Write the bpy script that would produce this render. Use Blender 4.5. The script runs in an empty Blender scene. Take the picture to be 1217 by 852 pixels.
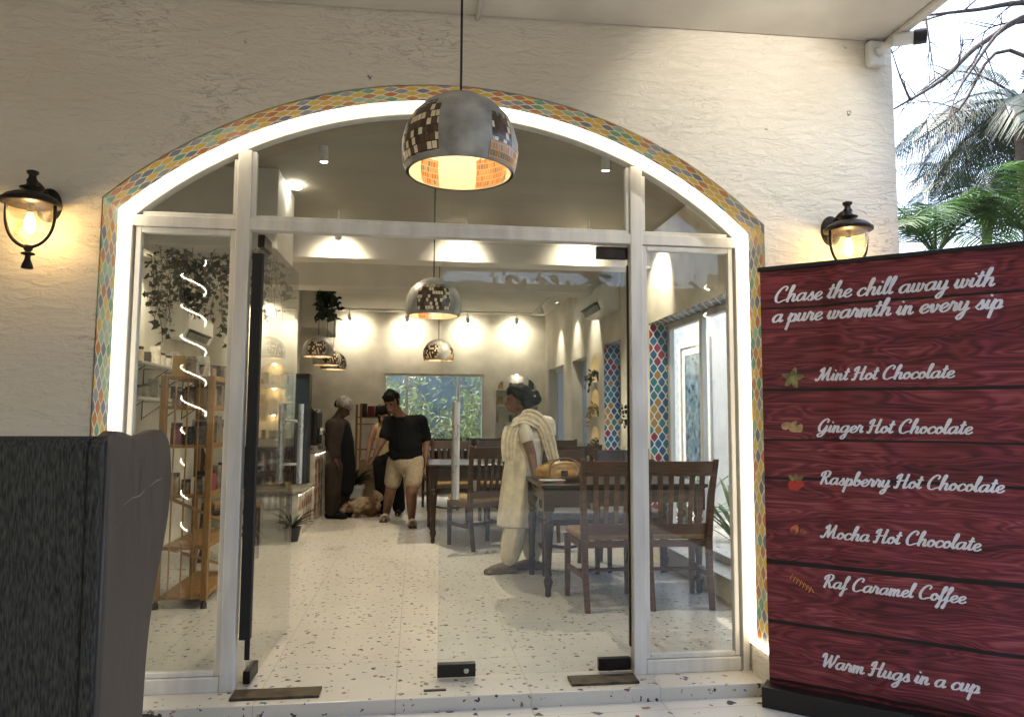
import bpy, bmesh, math, random
from mathutils import Vector, Matrix
PI = math.pi
random.seed(7)
S = bpy.context.scene
COL = S.collection

# ---------------------------------------------------------------- camera, sky, sun, exposure
YAW, PITCH, ROLL, FPX, IW, IH = 0.13137, 0.08300, 0.00523, 860.5, 1217.0, 852.0
CAM = Vector((0, -3.478, 1.22))
_f = Vector((math.sin(YAW)*math.cos(PITCH), math.cos(YAW)*math.cos(PITCH), math.sin(PITCH)))
_r0 = Vector((math.cos(YAW), -math.sin(YAW), 0)); _u0 = _r0.cross(_f)
_r = _r0*math.cos(ROLL) + _u0*math.sin(ROLL); _u = -_r0*math.sin(ROLL) + _u0*math.cos(ROLL)
cd = bpy.data.cameras.new('camera'); cam = bpy.data.objects.new('camera', cd); COL.objects.link(cam)
cam.matrix_world = Matrix(((_r.x, _u.x, -_f.x, CAM.x), (_r.y, _u.y, -_f.y, CAM.y), (_r.z, _u.z, -_f.z, CAM.z), (0, 0, 0, 1)))
cd.sensor_fit = 'HORIZONTAL'; cd.sensor_width = 36.0; cd.lens = FPX/IW*36.0
cd.clip_start = 0.05; cd.clip_end = 500
S.camera = cam

SUN_EL, SUN_AZ = math.radians(60), math.radians(-45)     # azimuth from +Y towards +X: high, behind the cafe, to the left
W = bpy.data.worlds.new('World'); S.world = W; W.use_nodes = True
wn = W.node_tree; sky = wn.nodes.new('ShaderNodeTexSky'); sky.sky_type = 'NISHITA'; sky.sun_disc = False
sky.sun_elevation = SUN_EL; sky.sun_rotation = SUN_AZ; sky.dust_density = 7.0; sky.air_density = 1.0
wn.links.new(sky.outputs[0], wn.nodes['Background'].inputs[0]); wn.nodes['Background'].inputs[1].default_value = 0.15
sd = bpy.data.lights.new('sun', 'SUN'); sd.energy = 0.6; sd.angle = math.radians(15); sd.color = (1, .95, .88)
so = bpy.data.objects.new('sun', sd); COL.objects.link(so)
_sdir = Vector((math.sin(SUN_AZ)*math.cos(SUN_EL), math.cos(SUN_AZ)*math.cos(SUN_EL), math.sin(SUN_EL)))
so.rotation_euler = _sdir.to_track_quat('Z', 'Y').to_euler()
S.view_settings.view_transform = 'Standard'; S.view_settings.look = 'None'
S.view_settings.exposure = 2.72; S.view_settings.gamma = 1.0
S.render.engine = 'CYCLES'
S.cycles.use_denoising = True
try: S.cycles.denoiser = 'OPENIMAGEDENOISE'
except Exception: pass
S.cycles.max_bounces = 8; S.cycles.transparent_max_bounces = 24; S.cycles.diffuse_bounces = 4
S.cycles.caustics_reflective = False; S.cycles.caustics_refractive = False; S.cycles.sample_clamp_indirect = 6.0
SPOT = 0.26          # one factor on every track spot

def at(px, py, Y):
    """the point of the place that stands at depth Y behind picture position (px, py)"""
    d = _f + (px-IW/2)/FPX*_r - (py-IH/2)/FPX*_u
    return CAM + d*((Y-CAM.y)/d.y)

# ---------------------------------------------------------------- materials
def NT(name):
    m = bpy.data.materials.new(name); m.use_nodes = True
    return m, m.node_tree, m.node_tree.nodes['Principled BSDF']
def nd(t, typ, **kw):
    n = t.nodes.new(typ)
    for k, v in kw.items():
        if hasattr(n, k): setattr(n, k, v)
        else: n.inputs[k.replace('_', ' ')].default_value = v
    return n
def coords(t, scale=(1, 1, 1), kind='Object'):
    tc = nd(t, 'ShaderNodeTexCoord'); mp = nd(t, 'ShaderNodeMapping'); mp.inputs['Scale'].default_value = scale
    t.links.new(tc.outputs[kind], mp.inputs[0]); return mp.outputs[0]
def ramp(t, src, stops):
    r = nd(t, 'ShaderNodeValToRGB'); e = r.color_ramp.elements
    while len(e) < len(stops): e.new(.5)
    for i, (p, c) in enumerate(stops):
        e[i].position = p; e[i].color = (c[0], c[1], c[2], 1) if not isinstance(c, float) else (c, c, c, 1)
    t.links.new(src, r.inputs[0]); return r.outputs[0]
def bump(t, b, h, strength, dist=.01):
    n = nd(t, 'ShaderNodeBump'); n.inputs['Strength'].default_value = strength; n.inputs['Distance'].default_value = dist
    t.links.new(h, n.inputs['Height']); t.links.new(n.outputs[0], b.inputs['Normal']); return n
def mathn(t, op, a, b=None):
    n = nd(t, 'ShaderNodeMath', operation=op)
    for i, v in enumerate((a, b)):
        if v is None: continue
        if isinstance(v, (int, float)): n.inputs[i].default_value = v
        else: t.links.new(v, n.inputs[i])
    return n.outputs[0]

def plain(name, col, rough=.5, metal=0, var=.12, nscale=8, bmp=0.0, stretch=(1, 1, 1), spec=.5, bscale=None):
    """colour with a mottled variation and a little relief"""
    m, t, b = NT(name)
    v = coords(t, stretch)
    n = nd(t, 'ShaderNodeTexNoise'); n.inputs['Scale'].default_value = nscale; n.inputs['Detail'].default_value = 5
    t.links.new(v, n.inputs['Vector'])
    lo = [max(0, c*(1-var*1.6)) for c in col]; hi = [min(1, c*(1+var)) for c in col]
    t.links.new(ramp(t, n.outputs[0], [(.3, lo), (.7, hi)]), b.inputs['Base Color'])
    r = ramp(t, n.outputs[0], [(.3, max(0., rough-.08)), (.7, min(1., rough+.08))]); t.links.new(r, b.inputs['Roughness'])
    b.inputs['Metallic'].default_value = metal
    b.inputs['Specular IOR Level'].default_value = spec
    if bmp:
        n2 = nd(t, 'ShaderNodeTexNoise'); n2.inputs['Scale'].default_value = bscale or nscale*4; n2.inputs['Detail'].default_value = 6
        t.links.new(v, n2.inputs['Vector']); bump(t, b, n2.outputs[0], bmp, .004)
    return m
def wood(name, dark, light, rough=.4, scale=(3, 3, 26), axis=None):
    m, t, b = NT(name)
    v = coords(t, scale)
    n = nd(t, 'ShaderNodeTexNoise'); n.inputs['Scale'].default_value = 2.2; n.inputs['Detail'].default_value = 8; n.inputs['Distortion'].default_value = 1.2
    t.links.new(v, n.inputs['Vector'])
    t.links.new(ramp(t, n.outputs[0], [(.3, dark), (.7, light)]), b.inputs['Base Color'])
    b.inputs['Roughness'].default_value = rough; bump(t, b, n.outputs[0], .15, .003)
    return m
def emit(name, col, strength):
    m, t, b = NT(name)
    b.inputs['Base Color'].default_value = (*col, 1); b.inputs['Emission Color'].default_value = (*col, 1); b.inputs['Emission Strength'].default_value = strength
    return m
def glassy(name, tint=(.96, .98, .97), dirt=.05, ior=1.45, rough=.0, dscale=3):
    """pane: what lies behind, a fresnel reflection, and a film of dirt in wiped streaks"""
    m, t, b = NT(name); t.nodes.remove(b); out = t.nodes['Material Output']
    tr = nd(t, 'ShaderNodeBsdfTransparent'); tr.inputs[0].default_value = (*tint, 1)
    gl = nd(t, 'ShaderNodeBsdfGlossy'); gl.inputs['Roughness'].default_value = rough
    ge = nd(t, 'ShaderNodeNewGeometry'); dp = nd(t, 'ShaderNodeVectorMath', operation='DOT_PRODUCT'); t.links.new(ge.outputs['Incoming'], dp.inputs[0]); t.links.new(ge.outputs['Normal'], dp.inputs[1])
    fz = mathn(t, 'POWER', mathn(t, 'SUBTRACT', 1.0, mathn(t, 'ABSOLUTE', dp.outputs['Value'])), 5.0)
    fres = mathn(t, 'ADD', mathn(t, 'MULTIPLY', fz, .96), .04)          # the same from either side of the pane
    mx = nd(t, 'ShaderNodeMixShader'); t.links.new(fres, mx.inputs[0]); t.links.new(tr.outputs[0], mx.inputs[1]); t.links.new(gl.outputs[0], mx.inputs[2])
    last = mx.outputs[0]
    if dirt:
        df = nd(t, 'ShaderNodeBsdfDiffuse'); df.inputs[0].default_value = (.75, .74, .7, 1)
        n = nd(t, 'ShaderNodeTexNoise'); n.inputs['Scale'].default_value = dscale; n.inputs['Detail'].default_value = 7; n.inputs['Distortion'].default_value = 1.6
        t.links.new(coords(t, (1, 1, .8)), n.inputs['Vector'])
        f = ramp(t, n.outputs[0], [(.45, dirt*.25), (.75, dirt*1.8)])
        m2 = nd(t, 'ShaderNodeMixShader'); t.links.new(f, m2.inputs[0]); t.links.new(last, m2.inputs[1]); t.links.new(df.outputs[0], m2.inputs[2]); last = m2.outputs[0]
    t.links.new(last, out.inputs[0]); return m

def plaster_outside():
    m, t, b = NT('trowelled_plaster')
    v = coords(t, (1, 1, 3.0))
    n = nd(t, 'ShaderNodeTexNoise'); n.inputs['Scale'].default_value = 10.0; n.inputs['Detail'].default_value = 7; n.inputs['Roughness'].default_value = .62; n.inputs['Distortion'].default_value = .9
    t.links.new(v, n.inputs['Vector'])
    v2 = coords(t, (1, 1, 3.4))
    k = nd(t, 'ShaderNodeTexNoise'); k.inputs['Scale'].default_value = 8.0; k.inputs['Detail'].default_value = 4; k.inputs['Distortion'].default_value = .8
    t.links.new(v2, k.inputs['Vector'])
    crack = mathn(t, 'ABSOLUTE', mathn(t, 'SUBTRACT', k.outputs[0], .5))
    crk = ramp(t, crack, [(0.0, 0.0), (.014, 1.0)])
    sp = nd(t, 'ShaderNodeTexNoise'); sp.inputs['Scale'].default_value = 1.6; sp.inputs['Detail'].default_value = 3
    t.links.new(coords(t), sp.inputs['Vector'])
    gate = ramp(t, sp.outputs[0], [(.50, 1.0), (.68, 0.0)])         # where the trowel left open drags
    crk2 = mathn(t, 'MAXIMUM', crk, gate)
    big = ramp(t, sp.outputs[0], [(.3, (.72, .66, .55)), (.7, (.82, .77, .67))])
    mixc = nd(t, 'ShaderNodeMixRGB'); t.links.new(crk2, mixc.inputs[0]); mixc.inputs[1].default_value = (.50, .44, .34, 1); t.links.new(big, mixc.inputs[2])
    spk = nd(t, 'ShaderNodeTexVoronoi'); spk.inputs['Scale'].default_value = 4.2
    wv = nd(t, 'ShaderNodeMixRGB', blend_type='ADD'); wv.inputs[0].default_value = .05; t.links.new(coords(t), wv.inputs[1])
    wz = nd(t, 'ShaderNodeTexNoise'); wz.inputs['Scale'].default_value = 60; t.links.new(coords(t), wz.inputs['Vector']); t.links.new(wz.outputs['Color'], wv.inputs[2]); t.links.new(wv.outputs[0], spk.inputs['Vector'])
    sk = ramp(t, spk.outputs['Distance'], [(.02, 0.0), (.05, 1.0)])
    mix2 = nd(t, 'ShaderNodeMixRGB'); t.links.new(sk, mix2.inputs[0]); mix2.inputs[1].default_value = (.16, .13, .1, 1); t.links.new(mixc.outputs[0], mix2.inputs[2])
    t.links.new(mix2.outputs[0], b.inputs['Base Color']); b.inputs['Roughness'].default_value = .85
    h = mathn(t, 'ADD', n.outputs[0], mathn(t, 'MULTIPLY', crk2, .22))
    bump(t, b, h, .7, .028); return m

def terrazzo(name, base, scale, chipd, joints=True):
    m, t, b = NT(name)
    v = coords(t)
    s0 = nd(t, 'ShaderNodeSeparateXYZ'); t.links.new(v, s0.inputs[0]); c0 = nd(t, 'ShaderNodeCombineXYZ')
    t.links.new(s0.outputs[0], c0.inputs[0]); t.links.new(mathn(t, 'ADD', s0.outputs[1], s0.outputs[2]), c0.inputs[1]); flat = c0.outputs[0]
    vo = nd(t, 'ShaderNodeTexVoronoi', feature='F1', voronoi_dimensions='2D'); vo.inputs['Scale'].default_value = scale; vo.inputs['Randomness'].default_value = 1
    wob = nd(t, 'ShaderNodeTexNoise'); wob.inputs['Scale'].default_value = scale*2.2; t.links.new(v, wob.inputs['Vector'])
    add = nd(t, 'ShaderNodeMixRGB', blend_type='ADD'); add.inputs[0].default_value = .045; t.links.new(flat, add.inputs[1]); t.links.new(wob.outputs['Color'], add.inputs[2])
    t.links.new(add.outputs[0], vo.inputs['Vector'])
    sep = nd(t, 'ShaderNodeSeparateColor'); t.links.new(vo.outputs['Color'], sep.inputs[0])
    size = mathn(t, 'MULTIPLY', mathn(t, 'POWER', sep.outputs[2], 1.6), chipd)         # each chip its own size
    inside = mathn(t, 'LESS_THAN', vo.outputs['Distance'], mathn(t, 'SUBTRACT', size, .035))
    pal = ramp(t, sep.outputs[0], [(0, (.035, .035, .04)), (.52, (.05, .045, .045)), (.6, (.22, .13, .06)), (.74, (.4, .3, .15)), (.84, (.16, .035, .03)), (.93, (.08, .12, .2))])
    pal.node.color_ramp.interpolation = 'CONSTANT'
    fine = nd(t, 'ShaderNodeTexNoise'); fine.inputs['Scale'].default_value = 2.0; fine.inputs['Detail'].default_value = 6; t.links.new(v, fine.inputs['Vector'])
    bs = ramp(t, fine.outputs[0], [(.3, [c*.91 for c in base]), (.7, base)])
    mx = nd(t, 'ShaderNodeMixRGB'); t.links.new(inside, mx.inputs[0]); t.links.new(bs, mx.inputs[1]); t.links.new(pal, mx.inputs[2])
    last = mx.outputs[0]
    if joints:
        sx = nd(t, 'ShaderNodeSeparateXYZ'); t.links.new(v, sx.inputs[0])
        def line(o, off):
            q = mathn(t, 'FRACT', mathn(t, 'DIVIDE', mathn(t, 'ADD', o, off), .6))
            return mathn(t, 'LESS_THAN', q, .006)
        j = mathn(t, 'MAXIMUM', line(sx.outputs[0], .07+60), line(sx.outputs[1], 60-.33))
        m2 = nd(t, 'ShaderNodeMixRGB'); t.links.new(j, m2.inputs[0]); t.links.new(last, m2.inputs[1]); m2.inputs[2].default_value = (.38, .36, .32, 1); last = m2.outputs[0]
    t.links.new(last, b.inputs['Base Color'])
    t.links.new(ramp(t, fine.outputs[0], [(.3, .27), (.7, .31)]), b.inputs['Roughness']); return m

def ogee_tiles(name, palette, ln, wd, grout):
    """staggered ogee tiles from the UV map in metres (u along, v across)"""
    m, t, b = NT(name)
    uv = nd(t, 'ShaderNodeUVMap'); sx = nd(t, 'ShaderNodeSeparateXYZ'); t.links.new(uv.outputs[0], sx.inputs[0])
    u = mathn(t, 'DIVIDE', sx.outputs[0], ln); v = mathn(t, 'DIVIDE', sx.outputs[1], wd)
    outs = []
    for du, dv in ((0, 0), (.5, .5)):
        uu = mathn(t, 'ADD', u, du+50); vv = mathn(t, 'ADD', v, dv+50)
        iu = mathn(t, 'FLOOR', uu); iv = mathn(t, 'FLOOR', vv)
        a = mathn(t, 'SUBTRACT', mathn(t, 'FRACT', uu), .5); c = mathn(t, 'ABSOLUTE', mathn(t, 'SUBTRACT', mathn(t, 'FRACT', vv), .5))
        s = mathn(t, 'MULTIPLY', mathn(t, 'ADD', mathn(t, 'COSINE', mathn(t, 'MULTIPLY', a, 2*PI)), 1.0), .25)
        f = mathn(t, 'SUBTRACT', s, c)
        cb = nd(t, 'ShaderNodeCombineXYZ'); t.links.new(iu, cb.inputs[0]); t.links.new(iv, cb.inputs[1]); cb.inputs[2].default_value = du*7
        w = nd(t, 'ShaderNodeTexWhiteNoise', noise_dimensions='3D'); t.links.new(cb.outputs[0], w.inputs['Vector'])
        outs.append((f, w.outputs['Value']))
    pick = mathn(t, 'GREATER_THAN', outs[1][0], outs[0][0])
    hsh = nd(t, 'ShaderNodeMix'); t.links.new(pick, hsh.inputs[0]); t.links.new(outs[0][1], hsh.inputs[2]); t.links.new(outs[1][1], hsh.inputs[3])
    f = mathn(t, 'MAXIMUM', outs[0][0], outs[1][0])
    pc = ramp(t, hsh.outputs[0], [(i/len(palette), c) for i, c in enumerate(palette)]); pc.node.color_ramp.interpolation = 'CONSTANT'
    ins = ramp(t, f, [(.07, 0.0), (.10, 1.0)])
    mx = nd(t, 'ShaderNodeMixRGB'); t.links.new(ins, mx.inputs[0]); mx.inputs[1].default_value = (*grout, 1); t.links.new(pc, mx.inputs[2])
    t.links.new(mx.outputs[0], b.inputs['Base Color']); t.links.new(ramp(t, ins, [(0, .7), (1, .25)]), b.inputs['Roughness'])
    bump(t, b, ins, .4, .002); return m

def mosaic(name, cols, grout, sx_, sy_):
    """little glass mosaic on the lamp shades, from the UV map"""
    m, t, b = NT(name)
    uv = nd(t, 'ShaderNodeUVMap'); mp = nd(t, 'ShaderNodeMapping'); mp.inputs['Scale'].default_value = (sx_, sy_, 1); t.links.new(uv.outputs[0], mp.inputs[0])
    s = nd(t, 'ShaderNodeSeparateXYZ'); t.links.new(mp.outputs[0], s.inputs[0])
    iy = mathn(t, 'FLOOR', s.outputs[1]); x = mathn(t, 'ADD', s.outputs[0], mathn(t, 'MULTIPLY', iy, .37)); ix = mathn(t, 'FLOOR', x)
    cb = nd(t, 'ShaderNodeCombineXYZ'); t.links.new(ix, cb.inputs[0]); t.links.new(iy, cb.inputs[1])
    w = nd(t, 'ShaderNodeTexWhiteNoise', noise_dimensions='3D'); t.links.new(cb.outputs[0], w.inputs['Vector'])
    pc = ramp(t, w.outputs['Value'], [(p, c) for p, c in cols]); pc.node.color_ramp.interpolation = 'CONSTANT'
    gx = mathn(t, 'ABSOLUTE', mathn(t, 'SUBTRACT', mathn(t, 'FRACT', x), .5)); gy = mathn(t, 'ABSOLUTE', mathn(t, 'SUBTRACT', mathn(t, 'FRACT', s.outputs[1]), .5))
    g = mathn(t, 'GREATER_THAN', mathn(t, 'MAXIMUM', gx, gy), .43)
    mx = nd(t, 'ShaderNodeMixRGB'); t.links.new(g, mx.inputs[0]); t.links.new(pc, mx.inputs[1]); mx.inputs[2].default_value = (*grout, 1)
    t.links.new(mx.outputs[0], b.inputs['Base Color']); b.inputs['Roughness'].default_value = .25; return m

def banner_print():
    """printed dark red boards: five boards, dark gaps, grain and knots"""
    m, t, b = NT('banner_print')
    uv = nd(t, 'ShaderNodeUVMap'); s = nd(t, 'ShaderNodeSeparateXYZ'); t.links.new(uv.outputs[0], s.inputs[0])
    u, z = s.outputs[0], s.outputs[1]
    bend = nd(t, 'ShaderNodeTexNoise'); bend.inputs['Scale'].default_value = 1.6; bend.inputs['Detail'].default_value = 2; t.links.new(uv.outputs[0], bend.inputs['Vector'])
    zz = mathn(t, 'ADD', z, mathn(t, 'MULTIPLY', mathn(t, 'SUBTRACT', bend.outputs[0], .5), .026))
    gap = None; idx = None
    for g, wgt in ((.047, .008), (.305, .010), (.575, .013), (.957, .008), (1.13, .006), (1.358, .009), (1.744, .007)):
        d = mathn(t, 'LESS_THAN', mathn(t, 'ABSOLUTE', mathn(t, 'SUBTRACT', zz, g)), wgt*.8)
        st = mathn(t, 'GREATER_THAN', z, g)
        gap = d if gap is None else mathn(t, 'MAXIMUM', gap, d); idx = st if idx is None else mathn(t, 'ADD', idx, st)
    cb = nd(t, 'ShaderNodeCombineXYZ'); t.links.new(mathn(t, 'ADD', mathn(t, 'MULTIPLY', u, 1.3), mathn(t, 'MULTIPLY', idx, 3.7)), cb.inputs[0]); t.links.new(mathn(t, 'MULTIPLY', z, 8.0), cb.inputs[1]); t.links.new(idx, cb.inputs[2])
    n1 = nd(t, 'ShaderNodeTexNoise'); n1.inputs['Scale'].default_value = 1.3; n1.inputs['Detail'].default_value = 2; n1.inputs['Distortion'].default_value = .6; t.links.new(cb.outputs[0], n1.inputs['Vector'])
    ring = mathn(t, 'SINE', mathn(t, 'MULTIPLY', n1.outputs[0], 95.0))
    cb2 = nd(t, 'ShaderNodeCombineXYZ'); t.links.new(mathn(t, 'MULTIPLY', u, 2.5), cb2.inputs[0]); t.links.new(mathn(t, 'MULTIPLY', z, 120.0), cb2.inputs[1])
    n2 = nd(t, 'ShaderNodeTexNoise'); n2.inputs['Scale'].default_value = 1.0; n2.inputs['Detail'].default_value = 5; t.links.new(cb2.outputs[0], n2.inputs['Vector'])
    val = mathn(t, 'ADD', mathn(t, 'MULTIPLY', ring, .10), mathn(t, 'ADD', mathn(t, 'MULTIPLY', n2.outputs[0], .55), mathn(t, 'MULTIPLY', n1.outputs[0], .5)))
    c = ramp(t, val, [(.28, (.030, .005, .007)), (.45, (.118, .015, .021)), (.62, (.21, .032, .040)), (.80, (.36, .10, .10))])
    mx = nd(t, 'ShaderNodeMixRGB'); t.links.new(gap, mx.inputs[0]); t.links.new(c, mx.inputs[1]); mx.inputs[2].default_value = (.008, .004, .005, 1)
    t.links.new(mx.outputs[0], b.inputs['Base Color']); b.inputs['Roughness'].default_value = .42; b.inputs['Specular IOR Level'].default_value = .35
    return m

M = dict(
    plaster=plaster_outside(),
    ceil_out=plain('painted_slab', (.66, .62, .54), .8, var=.1, nscale=2.5, bmp=.25),
    wall_in=plain('limewash', (.72, .68, .59), .8, var=.12, nscale=3.5, bmp=.35, bscale=14),
    ceil_in=plain('ceiling_paint', (.68, .65, .58), .75, var=.06, nscale=3),
    floor_in=terrazzo('terrazzo', (.62, .59, .53), 23.0, .30),
    floor_out=terrazzo('terrazzo_step', (.70, .68, .64), 11.0, .30),
    arch_tile=ogee_tiles('arch_tiles', [(.78, .50, .07), (.62, .25, .07), (.20, .22, .27), (.40, .56, .36), (.80, .54, .09), (.60, .22, .06), (.16, .40, .25), (.76, .50, .08), (.34, .35, .38)], .100, .053, (.76, .70, .58)),
    reveal_tile=ogee_tiles('reveal_tiles', [(.025, .10, .24), (.45, .25, .07), (.03, .13, .27), (.28, .03, .06), (.035, .16, .26), (.40, .22, .06), (.03, .10, .22), (.03, .2, .2)], .125, .075, (.72, .70, .66)),
    led=emit('led_strip_light', (1.0, .88, .66), .85),
    led2=emit('led_rope_light', (1.0, .88, .66), 7.0),
    alu=plain('white_aluminium', (.66, .64, .60), .38, var=.1, nscale=14, stretch=(1, 1, .2)),
    steel=plain('brushed_steel', (.62, .6, .56), .28, 1, var=.06),
    brass=plain('aged_brass', (.085, .066, .045), .5, .6, var=.4, nscale=20),
    black=plain('black_metal', (.012, .011, .011), .42, .2),
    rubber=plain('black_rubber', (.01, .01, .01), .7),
    lantern=plain('dark_bronze', (.022, .015, .012), .42, .6, var=.3, nscale=25, bmp=.15),
    glass=glassy('pane_glass', dirt=.012), glass_l=glassy('door_glass', (.92, .94, .94), dirt=.022), glass_r=glassy('door_glass_hazy', (.94, .96, .96), dirt=.02),
    glass_c=glassy('clear_glass', (.9, .93, .93), dirt=0), glass_b=glassy('lantern_glass', (.98, .9, .74), dirt=.16, dscale=9),
    bulb=emit('bulb_light', (1.0, .70, .34), 20.0), bulb_in=emit('lamp_bulb_light', (1.0, .84, .62), 6.0),
    spot_face=emit('spot_lens_light', (1.0, .93, .8), 12.0),
    concrete=plain('grey_cast_shade', (.34, .325, .29), .45, .12, var=.35, nscale=11, bmp=.1),
    shade_in=plain('cream_lacquer', (.80, .68, .48), .6, var=.05),
    mosaic_dark=mosaic('mosaic_brown', [(0, (.06, .032, .017)), (.3, (.10, .055, .028)), (.66, (.74, .63, .42))], (.04, .028, .02), 15, 11),
    mosaic_orange=mosaic('mosaic_orange', [(0, (.38, .13, .03)), (.4, (.5, .24, .07)), (.75, (.16, .15, .13)), (.88, (.42, .17, .05))], (.55, .4, .2), 26, 13),
    fabric=plain('charcoal_fabric', (.062, .062, .055), .95, var=.45, nscale=60, bmp=.9, stretch=(5, 5, .7), spec=.2, bscale=130),
    hide=plain('brown_leatherette', (.064, .050, .038), .55, var=.2, nscale=9, bmp=.25, stretch=(4, 4, .6), bscale=40),
    chairwood=wood('dark_walnut', (.024, .010, .006), (.085, .034, .017), .38),
    chairwood_w=wood('worn_walnut', (.05, .02, .0095), (.155, .06, .027), .42),
    tablewood=wood('table_walnut', (.012, .007, .005), (.045, .021, .013), .3),
    pine=wood('honey_pine', (.21, .10, .028), (.36, .19, .06), .5, (12, 12, 3)),
    darkboard=plain('dark_laminate', (.022, .02, .02), .5),
    seat_tan=plain('tan_seat_cloth', (.34, .22, .10), .8, var=.2, nscale=20, bmp=.2),
    seat_grey=plain('grey_seat_cloth', (.17, .17, .17), .85, var=.2, nscale=20, bmp=.2),
    white=plain('white_plastic', (.72, .72, .70), .4, var=.04),
    whitewall=plain('neighbour_plaster', (.36, .38, .41), .85, var=.06, nscale=3, bmp=.8, bscale=22),
    cream=plain('cream_card', (.62, .52, .36), .7), paper=plain('kraft_paper', (.36, .25, .14), .8), redpack=plain('red_packet', (.25, .04, .06), .5), goldpack=plain('gold_packet', (.4, .26, .08), .4), darkpack=plain('dark_packet', (.04, .035, .03), .5), bluepack=plain('blue_packet', (.06, .11, .2), .5),
    jar=plain('spice_jar', (.25, .2, .15), .35, var=.4, nscale=25), jar2=plain('pale_jar', (.55, .5, .42), .35, var=.25, nscale=25),
    skin=plain('brown_skin', (.165, .078, .045), .55, var=.12, nscale=12), skin_d=plain('deep_brown_skin', (.075, .036, .022), .55, var=.12, nscale=12), skin_l=plain('tan_skin', (.24, .12, .07), .55, var=.1, nscale=12),
    hair=plain('black_hair', (.008, .007, .007), .8, var=.4, nscale=60, bmp=.6, stretch=(1, 1, .3), spec=.15),
    blackcloth=plain('black_cotton', (.0065, .0065, .0075), .9, spec=.2), short=plain('beige_twill', (.33, .27, .19), .9, nscale=30), brownuni=plain('brown_uniform', (.026, .016, .010), .9, nscale=20), net=plain('hair_net', (.22, .20, .18), .8, var=.4, nscale=30), creamtop=plain('cream_jersey', (.45, .34, .19), .85),
    kurta=plain('cream_cotton', (.74, .66, .50), .85, var=.12, nscale=14, bmp=.25), dupatta=plain('pale_gold_scarf', (.72, .60, .41), .8, var=.15, nscale=30), shoe=plain('dusty_leather', (.19, .14, .10), .6), strap=plain('pale_strap', (.5, .45, .38), .6),
    bag=plain('tan_leather', (.42, .23, .07), .45, var=.25, nscale=12, bmp=.3), bagstrap=plain('dark_tan_leather', (.20, .10, .035), .5),
    leaf=plain('leaf_green', (.035, .075, .022), .5, var=.5, nscale=6), leaf_dk=plain('shade_leaf', (.018, .034, .014), .55, var=.5, nscale=9), leaf_dry=plain('dry_sprig', (.16, .13, .07), .7, var=.3), 
    bark=plain('grey_bark', (.07, .06, .055), .9, var=.4, nscale=12, bmp=.6), trunk=plain('palm_trunk_bark', (.10, .085, .07), .9, var=.3, nscale=9, bmp=.6, stretch=(1, 1, 6)),
    ground=plain('earth', (.10, .09, .065), .95, var=.4, nscale=1.5, bmp=.4), hedge=plain('hedge_leaf', (.02, .035, .015), .7, var=.6, nscale=9),
    bluewall=plain('blue_grey_paint', (.10, .15, .20), .8, var=.2, nscale=2),
    tri=plain('orange_tile', (.36, .11, .03), .4), tilewhite=plain('glazed_white', (.62, .58, .5), .3), stone=plain('counter_stone', (.33, .30, .25), .35, var=.3, nscale=18),
    screen=plain('dark_glass_fridge', (.06, .09, .12), .15), banner=banner_print(), ink=plain('printed_white', (.76, .74, .76), .45, var=.03),
    red=plain('printed_red', (.45, .03, .02), .4, var=.2, nscale=30), ginger=plain('printed_ginger', (.55, .36, .16), .45, var=.35, nscale=22), mint=plain('printed_mint', (.22, .21, .07), .45, var=.4, nscale=30), beanred=plain('printed_bean', (.46, .12, .06), .4, var=.5, nscale=40), caramel=plain('printed_caramel', (.72, .30, .07), .4, var=.2, nscale=30),
    dim_ceiling=plain('dim_ceiling_paint', (.27, .235, .18), .8, var=.1, nscale=1.2, stretch=(.3, 3, 1)), dog=None)
def leafy(name, col, var, ns, tl):
    m = plain(name, col, .5, var=var, nscale=ns); t = m.node_tree; b = t.nodes['Principled BSDF']; o = t.nodes['Material Output']
    tr = nd(t, 'ShaderNodeBsdfTranslucent'); src = b.inputs['Base Color'].links[0].from_socket; t.links.new(src, tr.inputs[0])
    mx = nd(t, 'ShaderNodeMixShader'); mx.inputs[0].default_value = tl; t.links.new(b.outputs[0], mx.inputs[1]); t.links.new(tr.outputs[0], mx.inputs[2]); t.links.new(mx.outputs[0], o.inputs[0]); return m
M['leaf_bam'] = leafy('bamboo_leaf', (.17, .24, .10), .6, 5, .35); M['leaf_br'] = leafy('bright_palm_leaf', (.040, .095, .024), .5, 3, .35); M['leaf_palm'] = leafy('coconut_leaf', (.028, .055, .042), .4, 2, .15)
def dog_mat():
    m, t, b = NT('dog_coat')
    n = nd(t, 'ShaderNodeTexNoise'); n.inputs['Scale'].default_value = 6; n.inputs['Detail'].default_value = 3; t.links.new(coords(t), n.inputs['Vector'])
    c = ramp(t, n.outputs[0], [(.3, (.42, .35, .26)), (.47, (.36, .27, .17)), (.52, (.17, .09, .04)), (.75, (.07, .04, .02))])
    t.links.new(c, b.inputs['Base Color']); b.inputs['Roughness'].default_value = .95
    n2 = nd(t, 'ShaderNodeTexNoise'); n2.inputs['Scale'].default_value = 60; n2.inputs['Detail'].default_value = 4; t.links.new(coords(t, (1, 1, .4)), n2.inputs['Vector']); bump(t, b, n2.outputs[0], 1, .02)
    return m
M['dog'] = dog_mat(); M['screen2'] = plain('patterned_door_glass', (.10, .15, .19), .2, var=.6, nscale=11); M['niche_glow'] = emit('niche_lamp_light', (1.0, .70, .30), 26.0)

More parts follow.
